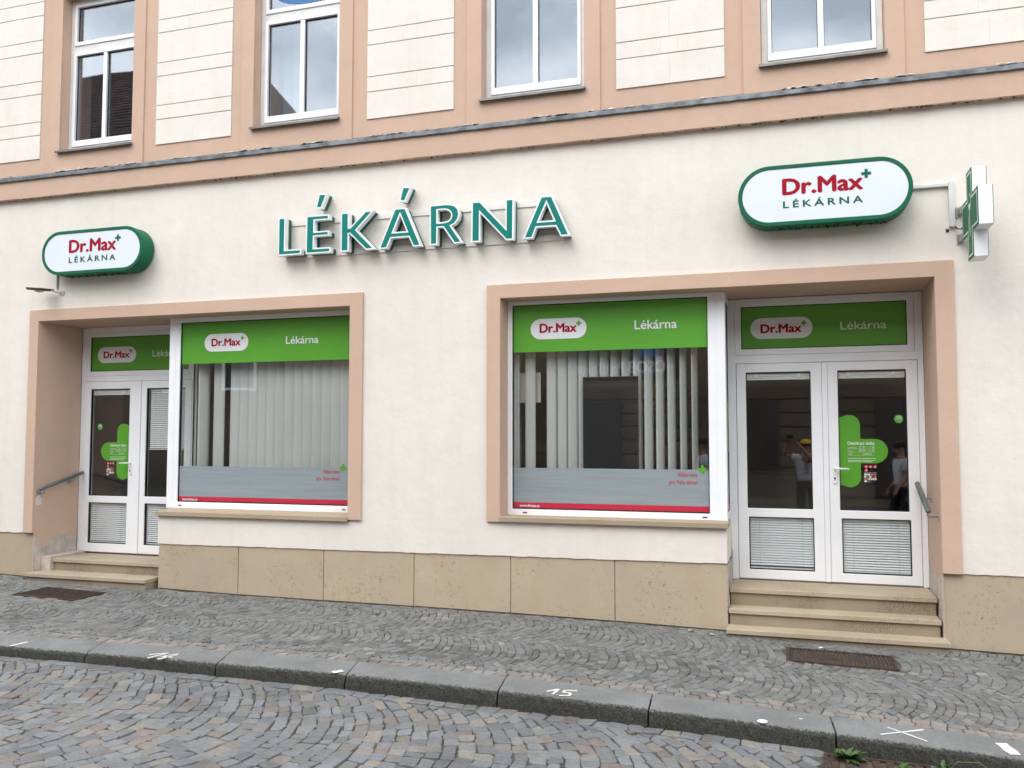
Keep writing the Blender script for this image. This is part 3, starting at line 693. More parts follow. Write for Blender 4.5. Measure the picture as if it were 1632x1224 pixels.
# ------------------------------------------------------------------ shop windows
GY = .225
def logo(root, x0, x1, z0, z1, tx0, tx1, tz, cap, px, pz, pr, y):
    sheet('logo_plate', pill(x0, x1, z0, z1), y, 'whitefilm', root)
    text('lettering', 'Dr.Max', tx0, tx1, tz, cap, y - .0015, 'logo_red', root, .042)
    sheet('plus_sign', plus(px, pz, pr, pr * .33), y - .002, 'green', root)
def shop_window(x0, x1, gx0, gx1, z0, z1, gz0, gz1, side_right, bandz, frostz, redz):
    """front frame, return pane running back to the door, glass and the printed films on it"""
    w = MB()
    w.prism([rect(x0, x1, z0, z1), rect(gx0, gx1, gz0, gz1)], .200, .265)
    root = w.build('shop_window', 'pvc', bld, bevel=.005)
    ringframe(gx0, gx1, gz0, gz1, .007, .212, .240).build('gasket', 'gasket', root)
    MB().box(gx0 + .007, gx1 - .007, GY, GY + .008, gz0 + .007, gz1 - .007).build('pane', 'glass', root)
    xs = x1 if side_right else x0
    # corner post groove and the side pane along the doorway
    sx = -1 if side_right else 1
    MB().box(min(xs, xs + sx * .078), max(xs, xs + sx * .078), .195, .1995, z0 + .003, z1 - .003).build('corner_post', 'pvc', root, bevel=.002)
    a_, b_ = sorted((xs, xs + sx * .05)); mbs = MB()
    for (ya, yb_, za, zb) in ((.266, .66, z0, z0 + .07), (.266, .66, z1 - .07, z1), (.266, .30, z0 + .07, z1 - .07), (.62, .66, z0 + .07, z1 - .07)): mbs.box(a_, b_, ya, yb_, za, zb)
    mbs.build('side_frame', 'pvc', root, bevel=.003)
    xm = (a_ + b_) / 2 + (.012 if side_right else -.012)
    MB().box(xm - .003, xm + .003, .300, .62, z0 + .07, z1 - .07).build('side_pane', 'glass', root)
    mg = MB()
    for (ya, yb_, za, zb) in ((.300, .62, z0 + .07, z0 + .078), (.300, .62, z1 - .078, z1 - .07), (.300, .308, z0 + .078, z1 - .078), (.612, .62, z0 + .078, z1 - .078)): mg.box(xm - .008, xm + .008, ya, yb_, za, zb)
    mg.build('gasket', 'gasket', root)
    if side_right:
        MB().box(xm + .004, xm + .0048, .32, .60, 1.56, 2.02).build('green_sticker', 'green', root); MB().box(xm + .004, xm + .0048, .309, .611, z0 + .082, z0 + .13).build('red_band', 'red', root)
    for xx in (x0 + .18, x1 - .2 if side_right else -4.42): MB().box(xx - .02, xx + .02, .196, .1999, z0 + .028, z0 + .038).build('drain_cap', 'black', root)
    y = GY - .0015
    sheet('green_band', rect(gx0 + .008, gx1 - .008, bandz, gz1 - .009), y, 'green', root)
    sheet('frosted_band', rect(gx0 + .008, gx1 - .008, redz + .0005, frostz), y, 'frost', root)
    sheet('red_band', rect(gx0 + .008, gx1 - .008, gz0 + .012, redz), y, 'red', root)
    return root
lw = shop_window(-6.622, LX1 + .0, -6.484, LX1 - .06, .912, ZT - .002, .982, 2.972, False, 2.508, 1.375, 1.042)
rw = shop_window(RX0 + .001, -.556, -2.595, -.711, .935, ZT - .002, 1.000, 2.990, True, 2.525, 1.397, 1.063)
yy = GY - .003
logo(lw, -6.183, -5.620, 2.638, 2.833, -6.088, -5.720, 2.699, .079, -5.697, 2.777, .021, yy)
text('lettering', 'Lékárna', -5.150, -4.758, 2.695, .079, yy, 'whitefilm', lw, .014)
logo(rw, -2.412, -1.852, 2.648, 2.849, -2.316, -1.953, 2.713, .085, -1.928, 2.793, .025, yy)
text('lettering', 'Lékárna', -1.387, -.993, 2.713, .084, yy, 'whitefilm', rw, .014)
for root, a_, b_, t1, t2, pc in ((lw, -4.759, -4.487, 1.315, 1.245, (-4.449, 1.378)), (rw, -1.081, -.822, 1.330, 1.262, (-.774, 1.400))):
    text('lettering', 'Nízké ceny', a_ + .085, b_, t1, .040, yy, 'red', root, .004); text('lettering', 'pro Vaše zdraví', a_, b_, t2, .040, yy, 'red', root, .004)
    sheet('plus_sign', plus(pc[0], pc[1], .037, .014), yy - .001, 'green', root)
text('lettering', 'www.drmax.cz', -6.432, -6.235, .998, .028, yy, 'whitefilm', lw, .016)
text('lettering', 'www.drmax.cz', -2.525, -2.325, 1.020, .028, yy, 'whitefilm', rw, .016)

# ------------------------------------------------------------------ vertical blinds
def slat_mesh(w_, z0, z1):
    mb = MB(); n = 4; vs = []
    for i in range(n + 1):
        t = i / n - .5; c = .0035 * (1 - (2 * t) ** 2); vs += [(t * w_, -c, z0), (t * w_, -c, z1)]
    vs += [(v[0], v[1] + .0012, v[2]) for v in vs]; k = 2 * (n + 1)
    fs = [(2 * i, 2 * i + 2, 2 * i + 3, 2 * i + 1) for i in range(n)] + [(k + 2 * i, k + 2 * i + 1, k + 2 * i + 3, k + 2 * i + 2) for i in range(n)]
    fs += [(0, 1, k + 1, k), (2 * n, k + 2 * n, k + 2 * n + 1, 2 * n + 1)]
    return mb.add(vs, fs)
def vblind(lab, x0, x1, y, slats, w_, z0, z1):
    t = empty('vertical_blind', label=lab, category='blind'); at = (x0, y, z1)
    MB().box(x0, x1, y - .02, y + .02, z1 + .005, z1 + .04).build('head_rail', 'pvc', t)
    sm = slat_mesh(w_, z0, z1); first = None
    for x, a_ in slats:
        if first is None: first = sm.build('slat', 'slat', t, smooth=True); first.location = (x, y, 0); first.rotation_euler = (0, 0, R(a_))
        else: share(first, 'slat', (x, y, 0), t, (0, 0, R(a_)))
    at_base(t, (x0, y, z0)); return t
sx0 = [-6.275, -6.075] + [-5.86 + .1135 * i for i in range(15)]
vblind('closed grey vertical blind filling most of the left shop window', -6.5, -4.28, .36, [(sx0[0], 48)] + [(x, 10 + random.uniform(-2, 2)) for x in sx0[1:]], .127, .95, 2.94)
xs_ = [-2.62, -2.455, -2.235, -2.125, -2.020, -1.915, -1.81, -1.705, -1.60, -1.495, -1.385, -1.280, -1.172, -1.065, -.955, -.850]
vblind('half-open grey vertical blind behind the right shop window', -2.62, -.70, .36, [(x, 8 + 50 * (i / 15) ** 1.2 + random.uniform(-3, 3)) for i, x in enumerate(xs_)], .102, .98, 2.94)
sc_ = empty('display_screen', label='tall black screen standing in the right shop window in front of the blind', category='screen')
MB().box(-1.905, -1.370,   .275, .305, 1.02, 2.275).build('screen_body', 'black', sc_, bevel=.004)
MB().box(-1.893, -1.382, .2735, .2748, 1.04, 2.263).build('screen_glass', 'screen', sc_)
MB().box(-1.80, -1.48, .25, .34, .95, 1.02).build('stand', 'black', sc_); at_base(sc_, (-1.64, .29, .95))

# ------------------------------------------------------------------ doors
def pane_set(root, x0, x1, z0, z1, y, mat='glass'):
    ringframe(x0, x1, z0, z1, .007, y + .008, y + .035).build('gasket', 'gasket', root)
    MB().box(x0 + .007, x1 - .007, y + .022, y + .030, z0 + .007, z1 - .007).build('pane', mat, root)
def handle(root, x, z, y, dirx):
    mb = MB(); mb.prism([pill(-.105, .105, -.021, .021)], y - .010, y)        # plate drawn lying, then stood up
    mb.v = [(x + v[2] , v[1], z + v[0]) for v in mb.v]; mb.f = [f[::-1] for f in mb.f]
    mb.build('handle_plate', 'pvc', root, bevel=.003)
    MB().tube([(x, y - .01, z + .035), (x, y - .055, z + .036), (x + dirx * .02, y - .06, z + .036), (x + dirx * .125, y - .055, z + .033)], [.009, .009, .0095, .007], 10).build('door_handle', 'pvc', root, smooth=True)
    MB().disc((x, y - .0102, z - .055), (0, -1, 0), .0085, .002).box(x - .004, x + .004, y - .0122, y - .0102, z - .075, z - .055).build('keyhole', 'black', root)
def door(y, x0, x1, z0, zt, leaf, tg, label):
    f = MB(); l0, lm0, lm1, l1 = leaf['x']; zl = leaf['top']; zb = leaf['bot']
    f.prism([[(x0, z0), (l0, z0), (l0, zl), (l1, zl), (l1, z0), (x1, z0), (x1, zt), (x0, zt)], rect(tg[0] - .06, tg[1] + .06, tg[2] - .06, tg[3] + .055)], y, y + .07)
    root = f.build('entrance_door', 'pvc', bld, bevel=.004)
    if label: root['label'] = label
    ringframe(tg[0] - .058, tg[1] + .058, tg[2] - .058, tg[3] + .053, (.058, .058, .058, .053), y + .006, y + .060).build('fanlight', 'pvc', root, bevel=.004)
    pane_set(root, *tg, y + .004)
    for (a_, b_, up, lo) in ((l0 + .003, lm0, leaf['g'][0], leaf['g'][1]), (lm1, l1 - .003, leaf['g'][2], leaf['g'][3])):
        MB().prism([rect(a_, b_, zb, zl - .004), rect(*up), rect(*lo)], y - .008, y + .055).build('door_leaf', 'pvc', root, bevel=.005)
        pane_set(root, *up, y - .006); pane_set(root, *lo, y - .006)
    MB().box(lm0 + .001, lm1 - .001, y - .022, y + .05, zb, zl - .006).build('meeting_stile', 'pvc', root, bevel=.004)
    MB().box(l0, l1, y + .01, y + .05, z0, zb - .004).build('threshold', 'steel', root)
    return root
RY, LY = .72, .645
rd = door(RY, -.572, RX1 - .001, .347, ZT - .002, dict(x=(-.492, .286, .336, 1.113), top=2.402, bot=.360,
          g=[(-.402, .188, 1.022, 2.315), (-.392, .194, .447, .940), (.426, 1.014, 1.020, 2.316), (.438, 1.025, .443, .945)]), (-.440, 1.035, 2.541, 2.952), None)
ld = door(LY, LX0 + .001, -6.575, .310, ZT - .002, dict(x=(-8.212, -7.395, -7.365, -6.655), top=2.368, bot=.322,
          g=[(-8.112, -7.535, .990, 2.275), (-8.108, -7.545, .425, .908), (-7.292, -6.75, .994, 2.275), (-7.287, -6.75, .425, .912)]), (-8.147, -6.72, 2.492, 2.910), None)
# transom prints
MB().prism([rect(-.432, 1.027, 2.549, 2.944)], RY + .0235, RY + .0255).build('green_band', 'green', rd)
logo(rd, -.352, .217, 2.637, 2.838, -.254, .113, 2.695, .080, .138, 2.779, .026, RY + .0215)
text('lettering', 'Lékárna', .465, .862, 2.702, .074, RY + .0225, 'palefilm', rd, .014)
MB().prism([rect(-8.139, -6.73, 2.500, 2.902)], LY + .0235, LY + .0255).build('green_band', 'green', ld)
logo(ld, -8.052, -7.486, 2.594, 2.789, -7.960, -7.584, 2.655, .076, -7.562, 2.733, .024, LY + .0215)
text('lettering', 'Lékárna', -7.246, -6.86, 2.655, .074, LY + .0225, 'palefilm', ld, .014)
# opening-hours cross, round label, prohibition dots and card logos on the glass
def half_cross(xe, s_, zc, h_, w_, reach, aw):
    """half a rounded cross; xe = edge on the glass border, s_ = direction it reaches"""
    l = []; r = w_ * .62
    def P(a_, b_): l.append((xe + s_ * a_, zc + b_))
    P(0, -h_ + .02)
    for k in range(9): a_ = R(-125 + 125 * k / 8); P(.085 + (w_ - .085) * math.cos(a_), -h_ + (w_ - .085) + (w_ - .085) * math.sin(a_))
    P(w_, -aw)
    for k in range(13): a_ = R(-90 + 180 * k / 12); P(reach - aw + aw * math.cos(a_), aw * math.sin(a_))
    P(w_, aw)
    for k in range(9): a_ = R(125 * k / 8); P(.085 + (w_ - .085) * math.cos(a_), h_ - (w_ - .085) + (w_ - .085) * math.sin(a_))
    P(0, h_ - .02)
    return l
def door_print(root, y, xe, s_, zc, tx0, tx1, tz, rx, rz, dx0, dz):
    sheet('cross_sticker', half_cross(xe, s_, zc, .335, .180, .415, .112), y, 'green', root)
    y2 = y - .0015
    text('lettering', 'Otevírací doba', tx0, tx1, tz, .030, y2, 'palefilm', root, .04)
    w_ = tx1 - tx0
    rows = [('pondělí-pátek', '07.30 - 17.30'), ('sobota', '08.00 - 11.30'), ('neděle', 'zavřeno')]
    for k, (a_, b_) in enumerate(rows):
        z = tz - .033 - .029 * k
        text('lettering', a_, tx0, tx0 + w_ * (.36 if k == 0 else .18), z, .012, y2, 'palefilm', root, .01)
        text('lettering', b_, tx0 + w_ * (.42 if k < 2 else .55), tx0 + w_ * (1 if k < 2 else .9), z, .020, y2, 'palefilm', root)
        MB().box(tx0, tx1, y2, y2 + .001, z - .0065, z - .0045).build('rule_line', 'palefilm', root)
    mb = MB()
    for k, (a_, b_) in enumerate(((0, .98), (.02, .98), (0, .85))):
        z = tz - .128 - .012 * k - (.006 if k else 0); xx = tx0 + w_ * a_
        while xx < tx0 + w_ * b_:
            ln = random.uniform(.008, .024); mb.box(xx, xx + ln, y2, y2 + .001, z, z + .006); xx += ln + .004
    mb.build('small_print', 'palefilm', root, kind='stuff')
    sheet('round_label', ell(rx, rz, .038, .038), y, film('light_green_film', (.14, .42, .09)), root)
    mb = MB()
    for k in range(7): xx = rx - .024 + .0075 * k; mb.box(xx, xx + random.choice((.002, .004)), y2, y2 + .001, rz - .004, rz + .028 - abs(k - 3) * .002)
    mb.build('label_stripes', 'palefilm', root)
    for k in range(4):
        cx, cz = dx0 + .018 + .038 * (k % 3), dz - .0 - .034 * (k // 3)
        sheet('prohibition_dot', ell(cx, cz, .0165, .0165, 16), y, 'red', root)
        MB().prism([[(cx - .010, cz - .004), (cx - .004, cz - .008), (cx + .011, cz + .004), (cx + .006, cz + .009)]], y2, y2 + .001).prism([[(cx - .009, cz + .007), (cx - .002, cz + .001), (cx + .008, cz - .009), (cx + .003, cz + .003)]], y2, y2 + .001).build('dot_symbol', 'whitefilm', root)
    cc = [film('card_white', (.7, .72, .75)), film('card_orange', (.6, .22, .04)), film('card_red', (.45, .04, .04)), film('card_blue', (.12, .2, .4))]
    MB().box(dx0, dx0 + .108, y2, y2 + .001, dz - .056, dz - .0545).build('rule_line', 'whitefilm', root)
    pat = [[0, 0, 1, 3], [0, 3, 0, 2, 1], [1, 1, 0, 0, 0, 0], [0, 3]]
    for rr, row in enumerate(pat):
        cw = .108 / max(4, len(row)); 
        for k, c in enumerate(row): MB().box(dx0 + cw * k, dx0 + cw * k + cw - .004, y, y + .001, dz - .080 - .021 * rr, dz - .063 - .021 * rr).build('card_logo', cc[c], root)
door_print(rd, RY + .0145, .4335, 1, 1.567, .502, .734, 1.625, .945, 1.862, .640, 1.424)
door_print(ld, LY + .0145, -7.5425, -1, 1.522, -7.822, -7.592, 1.583, -7.98, 1.820, -7.866, 1.380)
handle(rd, .385, 1.370, RY - .008, 1)
handle(ld, -7.497, 1.352, LY - .008, -1)

# ------------------------------------------------------------------ venetian blinds on the doors
def hblind(lab, x0, x1, z0, z1, y, pitch, group=None, tilt=54, raised=None):
    t = empty('venetian_blind', label=lab, category='blind')
    if group: t['group'] = group
    MB().box(x0, x1, y - .012, y + .012, z1 - .022, z1).build('head_rail', 'slat_h', t)
    w_ = x1 - x0; sm = MB(); c, s_ = math.cos(R(tilt)), math.sin(R(tilt)); vs = []
    for xx in (0, w_):
        for u, h in ((-.011, 0), (0, .0022), (.011, 0), (0, .0010)): vs.append((xx, u * c - h * s_, -u * s_ * -1 + h * c))
    sm.add(vs, [(0, 4, 5, 1), (1, 5, 6, 2), (2, 6, 7, 3), (3, 7, 4, 0), (0, 1, 2, 3), (4, 7, 6, 5)]); first = None
    if raised: zs = [z1 - .026 - .0035 * k for k in range(6)]; zend = zs[-1] - .01
    else:
        n = int((z1 - .03 - z0) / pitch); zs = [z1 - .035 - pitch * k for k in range(n)]; zend = z0 + .006
    for z in zs:
        if first is None: first = sm.build('slat', 'slat_h', t); first.location = (x0, y, z)
        else: share(first, 'slat', (x0, y, z), t)
    MB().box(x0, x1, y - .010, y + .010, zend - .004, zend + .006).build('bottom_rail', 'slat_h', t)
    for xx in (x0 + w_ * .15, x0 + w_ * .83): 
        MB().box(xx, xx + .0015, y - .0145, y - .0135, zend, z1 - .02).build('cord', 'room', t)
        if raised: MB().box(xx - .012, xx + .012, y - .018, y - .0125, z1 - .035, z1 + .0).build('bracket', 'slat_h', t)
    at_base(t, ((x0 + x1) / 2, y, z0)); return t
yb = RY + .037
hblind('closed white slatted blind in the lower pane of the right doorway left leaf', -.382, .186, .455, .930, yb, .0235, 'venetian blinds on the doors')
hblind('closed white slatted blind in the lower pane of the rightmost door leaf', .448, 1.016, .451, .935, yb, .0235, 'venetian blinds on the doors')
hblind('white blind drawn fully up in the upper pane of the right doorway left leaf', -.394, .180, 2.20, 2.300, yb, .02, 'venetian blinds on the doors', raised=True)
hblind('white blind drawn fully up in the upper pane of the rightmost door leaf', .434, 1.006, 2.20, 2.300, yb, .02, 'venetian blinds on the doors', raised=True)
yb = LY + .037
hblind('closed white slatted blind in the lower pane of the leftmost door leaf', -8.098, -7.552, .433, .900, yb, .0235, 'venetian blinds on the doors')
hblind('closed white slatted blind in the lower pane of the left doorway right leaf', -7.278, -6.76, .433, .904, yb, .0235, 'venetian blinds on the doors')
hblind('white blind drawn fully up in the upper pane of the leftmost door leaf', -8.098, -7.545, 2.17, 2.262, yb, .02, 'venetian blinds on the doors', raised=True)
hblind('white blind let half down in the upper pane of the left doorway right leaf', -7.262, -6.76, 1.545, 2.262, yb, .0225, 'venetian blinds on the doors')

# ------------------------------------------------------------------ steps
def steps(lab, rows, yback):
    t = empty('stone_steps', label=lab, category='steps')
    for k, (x0, x1, yf, z, zb) in enumerate(rows):
        back = yback if k == 0 else rows[k - 1][2] + .03
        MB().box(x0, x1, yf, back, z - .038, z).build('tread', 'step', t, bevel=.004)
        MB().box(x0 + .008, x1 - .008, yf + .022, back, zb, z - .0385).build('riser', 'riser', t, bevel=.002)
    at_base(t, ((rows[0][0] + rows[0][1]) / 2, yback, 0)); return t
steps('three beige granite steps up to the right doorway', [(-.545, 1.150, .195, .345, .16), (-.545, 1.150, .005, .195, .04), (-.556, 1.188, -.185, .058, -.12)], .73)
steps('two beige granite steps up to the left doorway', [(-8.12, -6.562, .135, .302, .15), (-8.262, -6.612, -.13, .168, .0)], .66)
MB().box(LX0 + .003, -8.121, .1, .64, 0, .33).build('step_cheek', 'patch', bld, bevel=.006)

# ------------------------------------------------------------------ grates
def grate(lab, r, zf, cat='grate', nb=26, along='y', bw=.010):
    t = empty('metal_grate', label=lab, category=cat, group='iron grates in the ground'); x0, x1, y0, y1 = r
    def zz(x, y): return zf(x, y)
    mb = MB(); w_ = .022
    for (a_, b_, c, d) in ((x0, x1, y0, y0 + w_), (x0, x1, y1 - w_, y1), (x0, x0 + w_, y0 + w_, y1 - w_), (x1 - w_, x1, y0 + w_, y1 - w_)):
        vs = [(x, y, zz(x, y) + dz) for dz in (-.03, .003) for x, y in ((a_, c), (b_, c), (b_, d), (a_, d))]
        mb.add(vs, [(0, 3, 2, 1), (4, 5, 6, 7), (0, 1, 5, 4), (1, 2, 6, 5), (2, 3, 7, 6), (3, 0, 4, 7)])
    mb.build('frame', 'rust', t)
    MB().add([(x, y, zz(x, y) - .019) for x, y in ((x0, y0), (x1, y0), (x1, y1), (x0, y1))], [(0, 1, 2, 3)]).build('pit_shade_plate', 'pit', t)  # no pit is cut: a near-black plate paints the shade of one
    for k in range(nb):
        x = x0 + w_ + (x1 - x0 - 2 * w_) * (k + .5) / nb
        vs = [(x + u, y, zz(x, y) + dz) for dz in (-.018, -.001) for u, y in ((-bw / 2, y0 + w_), (bw / 2, y0 + w_), (bw / 2, y1 - w_), (-bw / 2, y1 - w_))]
        MB().add(vs, [(0, 3, 2, 1), (4, 5, 6, 7), (0, 1, 5, 4), (1, 2, 6, 5), (2, 3, 7, 6), (3, 0, 4, 7)]).build('bar', 'rust', t)
    at_base(t, ((x0 + x1) / 2, (y0 + y1) / 2, zz((x0 + x1) / 2, (y0 + y1) / 2))); return t
grate('rusty boot grate let into the cobbles before the right doorway steps', GRATES[0], G, nb=26, bw=.015)
grate('rusty boot grate let into the cobbles before the left doorway steps', GRATES[1], G, nb=24, bw=.016)
grate('cast iron gully grate in the gutter below the kerb at bottom right', DRAIN, RZ, nb=7, bw=.042)

# ------------------------------------------------------------------ signs
def pill_sign(lab, x0, x1, z0, z1, t0, t1, tz, cap, l0, l1, lz, lcap, px, pz, pr):
    t = empty('oval_sign', label=lab, category='sign', group='oval pharmacy signs')
    out = pill(x0, x1, z0, z1, 24); inn = offset_loop(out, -.036)
    mb = MB(); mb.prism([out], -.195, -.018); mb.build('sign_case', 'sign_green', t, bevel=.012, smooth=False)
    MB().prism([offset_loop(out, -.002), inn], -.204, -.1955).build('rim', 'sign_green', t, bevel=.003)
    MB().prism([offset_loop(inn, -.001)], -.200, -.1955).build('face', 'sign_face', t)
    y = -.2015
    text('lettering', 'Dr.Max', t0, t1, tz, cap, y, 'logo_red', t, .042)
    sheet('plus_sign', plus(px, pz, pr, pr * .33), y - .0005, 'sign_green', t)
    text('lettering', 'LÉKÁRNA', l0, l1, lz, lcap, y, 'sign_green', t, .035, 1.45)
    for xx in (x0 + .3, x1 - .3): MB().box(xx - .02, xx + .02, -.0179, -.0005, (z0 + z1) / 2 - .12, (z0 + z1) / 2 + .12).build('bracket', 'alu', t)
    mb = MB()
    for k in range(60):
        xx = random.uniform(x0 + .25, x1 - .2); s_ = random.uniform(.004, .012); yy_ = random.uniform(-.14, -.03)
        mb.add([(xx - s_, yy_, z0 - .001), (xx + s_, yy_ + s_, z0 - .001), (xx, yy_ - s_, z0 - .001), (xx, yy_, z0 - s_ * 1.3)], [(0, 3, 2), (2, 3, 1), (1, 3, 0), (0, 2, 1)])
    mb.build('cobweb_dirt', 'pit', t, kind='stuff')
    at_base(t, ((x0 + x1) / 2, 0, z0)); return t
pill_sign('larger-looking oval sign with green rim at the right, joined to a conduit beside the cross', -.401, 1.003, 3.507, 4.037, -.024, .612, 3.776, .133, -.024, .611, 3.660, .056, .643, 3.902, .038)
pill_sign('oval sign with green rim at the far left above the small wall lamp', -8.070, -6.687, 3.515, 4.012, -7.682, -7.046, 3.761, .137, -7.684, -7.050, 3.645, .060, -7.018, 3.886, .037)
cn = empty('conduit', label='white painted cable conduit running from the right oval sign to the cross sign', category='conduit')
MB().box(1.000, 1.29, -.032, -.001, 3.785, 3.812).build('horizontal_run', 'alu', cn, bevel=.003)
MB().box(1.29, 1.335, -.036, -.001, 3.44, 3.825).build('vertical_run', 'alu', cn, bevel=.003); at_base(cn, (1.3, 0, 3.44))
MB().tube([(-8.03, -.012, 3.40), (-8.03, -.012, 3.56)], .011, 8).build('conduit', 'steel', None, label='thin grey cable pipe between the far left oval sign and the wall lamp', category='conduit')

LET = [
 ('L', [[[(-5.02, 3.954), (-4.967, 3.954), (-4.969, 3.614), (-4.777, 3.612), (-4.78, 3.587), (-5.021, 3.587)]]]),
 ('É', [[[(-4.691, 3.95), (-4.46, 3.948), (-4.46, 3.925), (-4.626, 3.925), (-4.628, 3.781), (-4.461, 3.781), (-4.461, 3.760), (-4.630, 3.760), (-4.632, 3.611), (-4.44, 3.609), (-4.441, 3.584), (-4.695, 3.585)]],
        [[(-4.553, 4.17), (-4.492, 4.166), (-4.544, 4.048), (-4.582, 4.05)]]]),
 ('K', [[[(-4.295, 3.951), (-4.234, 3.95), (-4.234, 3.802), (-4.215, 3.775), (-4.234, 3.756), (-4.233, 3.582), (-4.294, 3.582)]],
        [[(-4.029, 3.951), (-3.977, 3.95), (-4.153, 3.779), (-3.962, 3.587), (-4.022, 3.586), (-4.219, 3.776)]]]),
 ('Á', [[[(-3.703, 3.95), (-3.605, 3.949), (-3.445, 3.584), (-3.502, 3.584), (-3.549, 3.683), (-3.76, 3.683), (-3.805, 3.584), (-3.86, 3.584)], [(-3.654, 3.928), (-3.56, 3.713), (-3.749, 3.713)]],
        [[(-3.619, 4.16), (-3.557, 4.157), (-3.61, 4.042), (-3.646, 4.046)]]]),
 ('R', [[[(-3.322, 3.951), (-3.19, 3.953), (-3.127, 3.95), (-3.078, 3.934), (-3.047, 3.9), (-3.038, 3.857), (-3.05, 3.812), (-3.081, 3.775), (-3.133, 3.754), (-3.018, 3.587), (-3.071, 3.585), (-3.185, 3.752), (-3.266, 3.754), (-3.269, 3.585), (-3.318, 3.585)],
         [(-3.267, 3.924), (-3.19, 3.926), (-3.144, 3.918), (-3.109, 3.892), (-3.095, 3.855), (-3.104, 3.816), (-3.133, 3.786), (-3.182, 3.776), (-3.266, 3.776)]]]),
 ('N', [[[(-2.883, 3.95), (-2.817, 3.949), (-2.541, 3.650), (-2.539, 3.948), (-2.487, 3.948), (-2.490, 3.582), (-2.542, 3.582), (-2.824, 3.885), (-2.826, 3.584), (-2.886, 3.584)]]]),
 ('A', [[[(-2.194, 3.947), (-2.105, 3.946), (-1.946, 3.584), (-2.004, 3.584), (-2.052, 3.680), (-2.257, 3.682), (-2.299, 3.582), (-2.357, 3.582)], [(-2.15, 3.925), (-2.058, 3.710), (-2.248, 3.711)]]])]
ls = empty('lettering_sign', label='large raised teal letters with white outlines mounted on two rails on the wall', category='sign')
for z0, z1, xe in ((3.905, 3.968, -2.10), (3.560, 3.618, -1.945)):
    MB().box(-4.985, xe, -.012, -.001, z0, z1).build('mounting_rail', plain('off_white_rail', (.80, .765, .72), .6), ls, bevel=.002)
for ch, pieces in LET:
    body = MB(); face = MB()
    for loops in pieces:
        o0 = offset_loop(loops[0], .0155); oh = [offset_loop(h, -.0145) for h in loops[1:]]
        body.prism([o0] + oh, -.140, -.078, 0); 
        o1 = offset_loop(loops[0], .010); oh1 = [offset_loop(h, -.010) for h in loops[1:]]
        body.prism([o1] + oh1, -.0778, -.015, 1)
        face.prism([offset_loop(loops[0], .0015)] + loops[1:], -.1415, -.1402)
    b_ = body.build('letter', ['trim', 'teal_side'], ls); face.build('letter_face', 'teal', b_)
at_base(ls, (-3.5, 0, 3.56))

# illuminated-style cross sign standing out from the wall
cs = empty('cross_sign', label='white box cross sign with green faces projecting from the wall at the right', category='sign')
cy_, cz_ = -.385, 3.45
def crossloop(ry, rz, wy, wz): return [(cy_ + a_, cz_ + b_) for a_, b_ in ((-wy, -rz), (wy, -rz), (wy, -wz), (ry, -wz), (ry, wz), (wy, wz), (wy, rz), (-wy, rz), (-wy, wz), (-ry, wz), (-ry, -wz), (-wy, -wz))]
def prism_x(loops, x0, x1, name, mat, parent, bevel=0):
    mb = MB().prism(loops, x0, x1); mb.v = [(v[1], v[0], v[2]) for v in mb.v]; mb.f = [f[::-1] for f in mb.f]; return mb.build(name, mat, parent, bevel=bevel)
cl_ = crossloop(.320, .355, .112, .150)
prism_x([cl_], 1.383, 1.482, 'cross_case', 'pvc', cs, .004)
for xa in (1.3795, 1.4825):
    prism_x([offset_loop(cl_, -.002)], xa, xa + .003, 'cross_face', 'sign_green', cs)
    i1 = offset_loop(cl_, -.024); i2 = offset_loop(cl_, -.038); xo = xa - .001 if xa < 1.4 else xa + .0032
    prism_x([i1, i2], xo, xo + .0009, 'cross_outline', 'palefilm', cs)
# bowl-and-snake emblem, simplified on the visible face
xo = 1.3785
prism_x([[(cy_ - .006, cz_ - .17), (cy_ + .006, cz_ - .17), (cy_ + .005, cz_ + .02), (cy_ + .045, cz_ + .085), (cy_ - .045, cz_ + .085), (cy_ - .005, cz_ + .02)]], xo, xo + .0009, 'emblem_bowl', 'palefilm', cs)
mb = MB().tube([(xo, cy_ + .05 * math.sin(k * .55), cz_ - .14 + .028 * k) for k in range(12)], .006, 6); mb.v = [(xo + (v[0] - xo) * .1, v[1], v[2]) for v in mb.v]; mb.build('emblem_snake', 'palefilm', cs)
for z in (3.56, 3.335): MB().box(1.36, 1.40, -.10, -.001, z - .03, z + .03).box(1.345, 1.36, -.012, -.001, z - .045, z + .045).build('bracket', 'steel', cs, bevel=.002)
at_base(cs, (1.43, 0, 3.10))
mb = MB().tube([(1.33, -.02, 3.45), (1.345, -.05, 3.415), (1.37, -.08, 3.405), (1.40, -.10, 3.44)], .006, 6); mb.build('cable', 'black', cs, smooth=True).matrix_parent_inverse = Matrix.Translation(Vector((1.43, 0, 3.10))).inverted()
MB().box(1.265, 1.290, -.010, -.0005, 3.405, 3.428).build('wall_plug', 'black', None, label='small dark plug hole in the wall left of the cross sign', category='wall plug', bevel=.003)

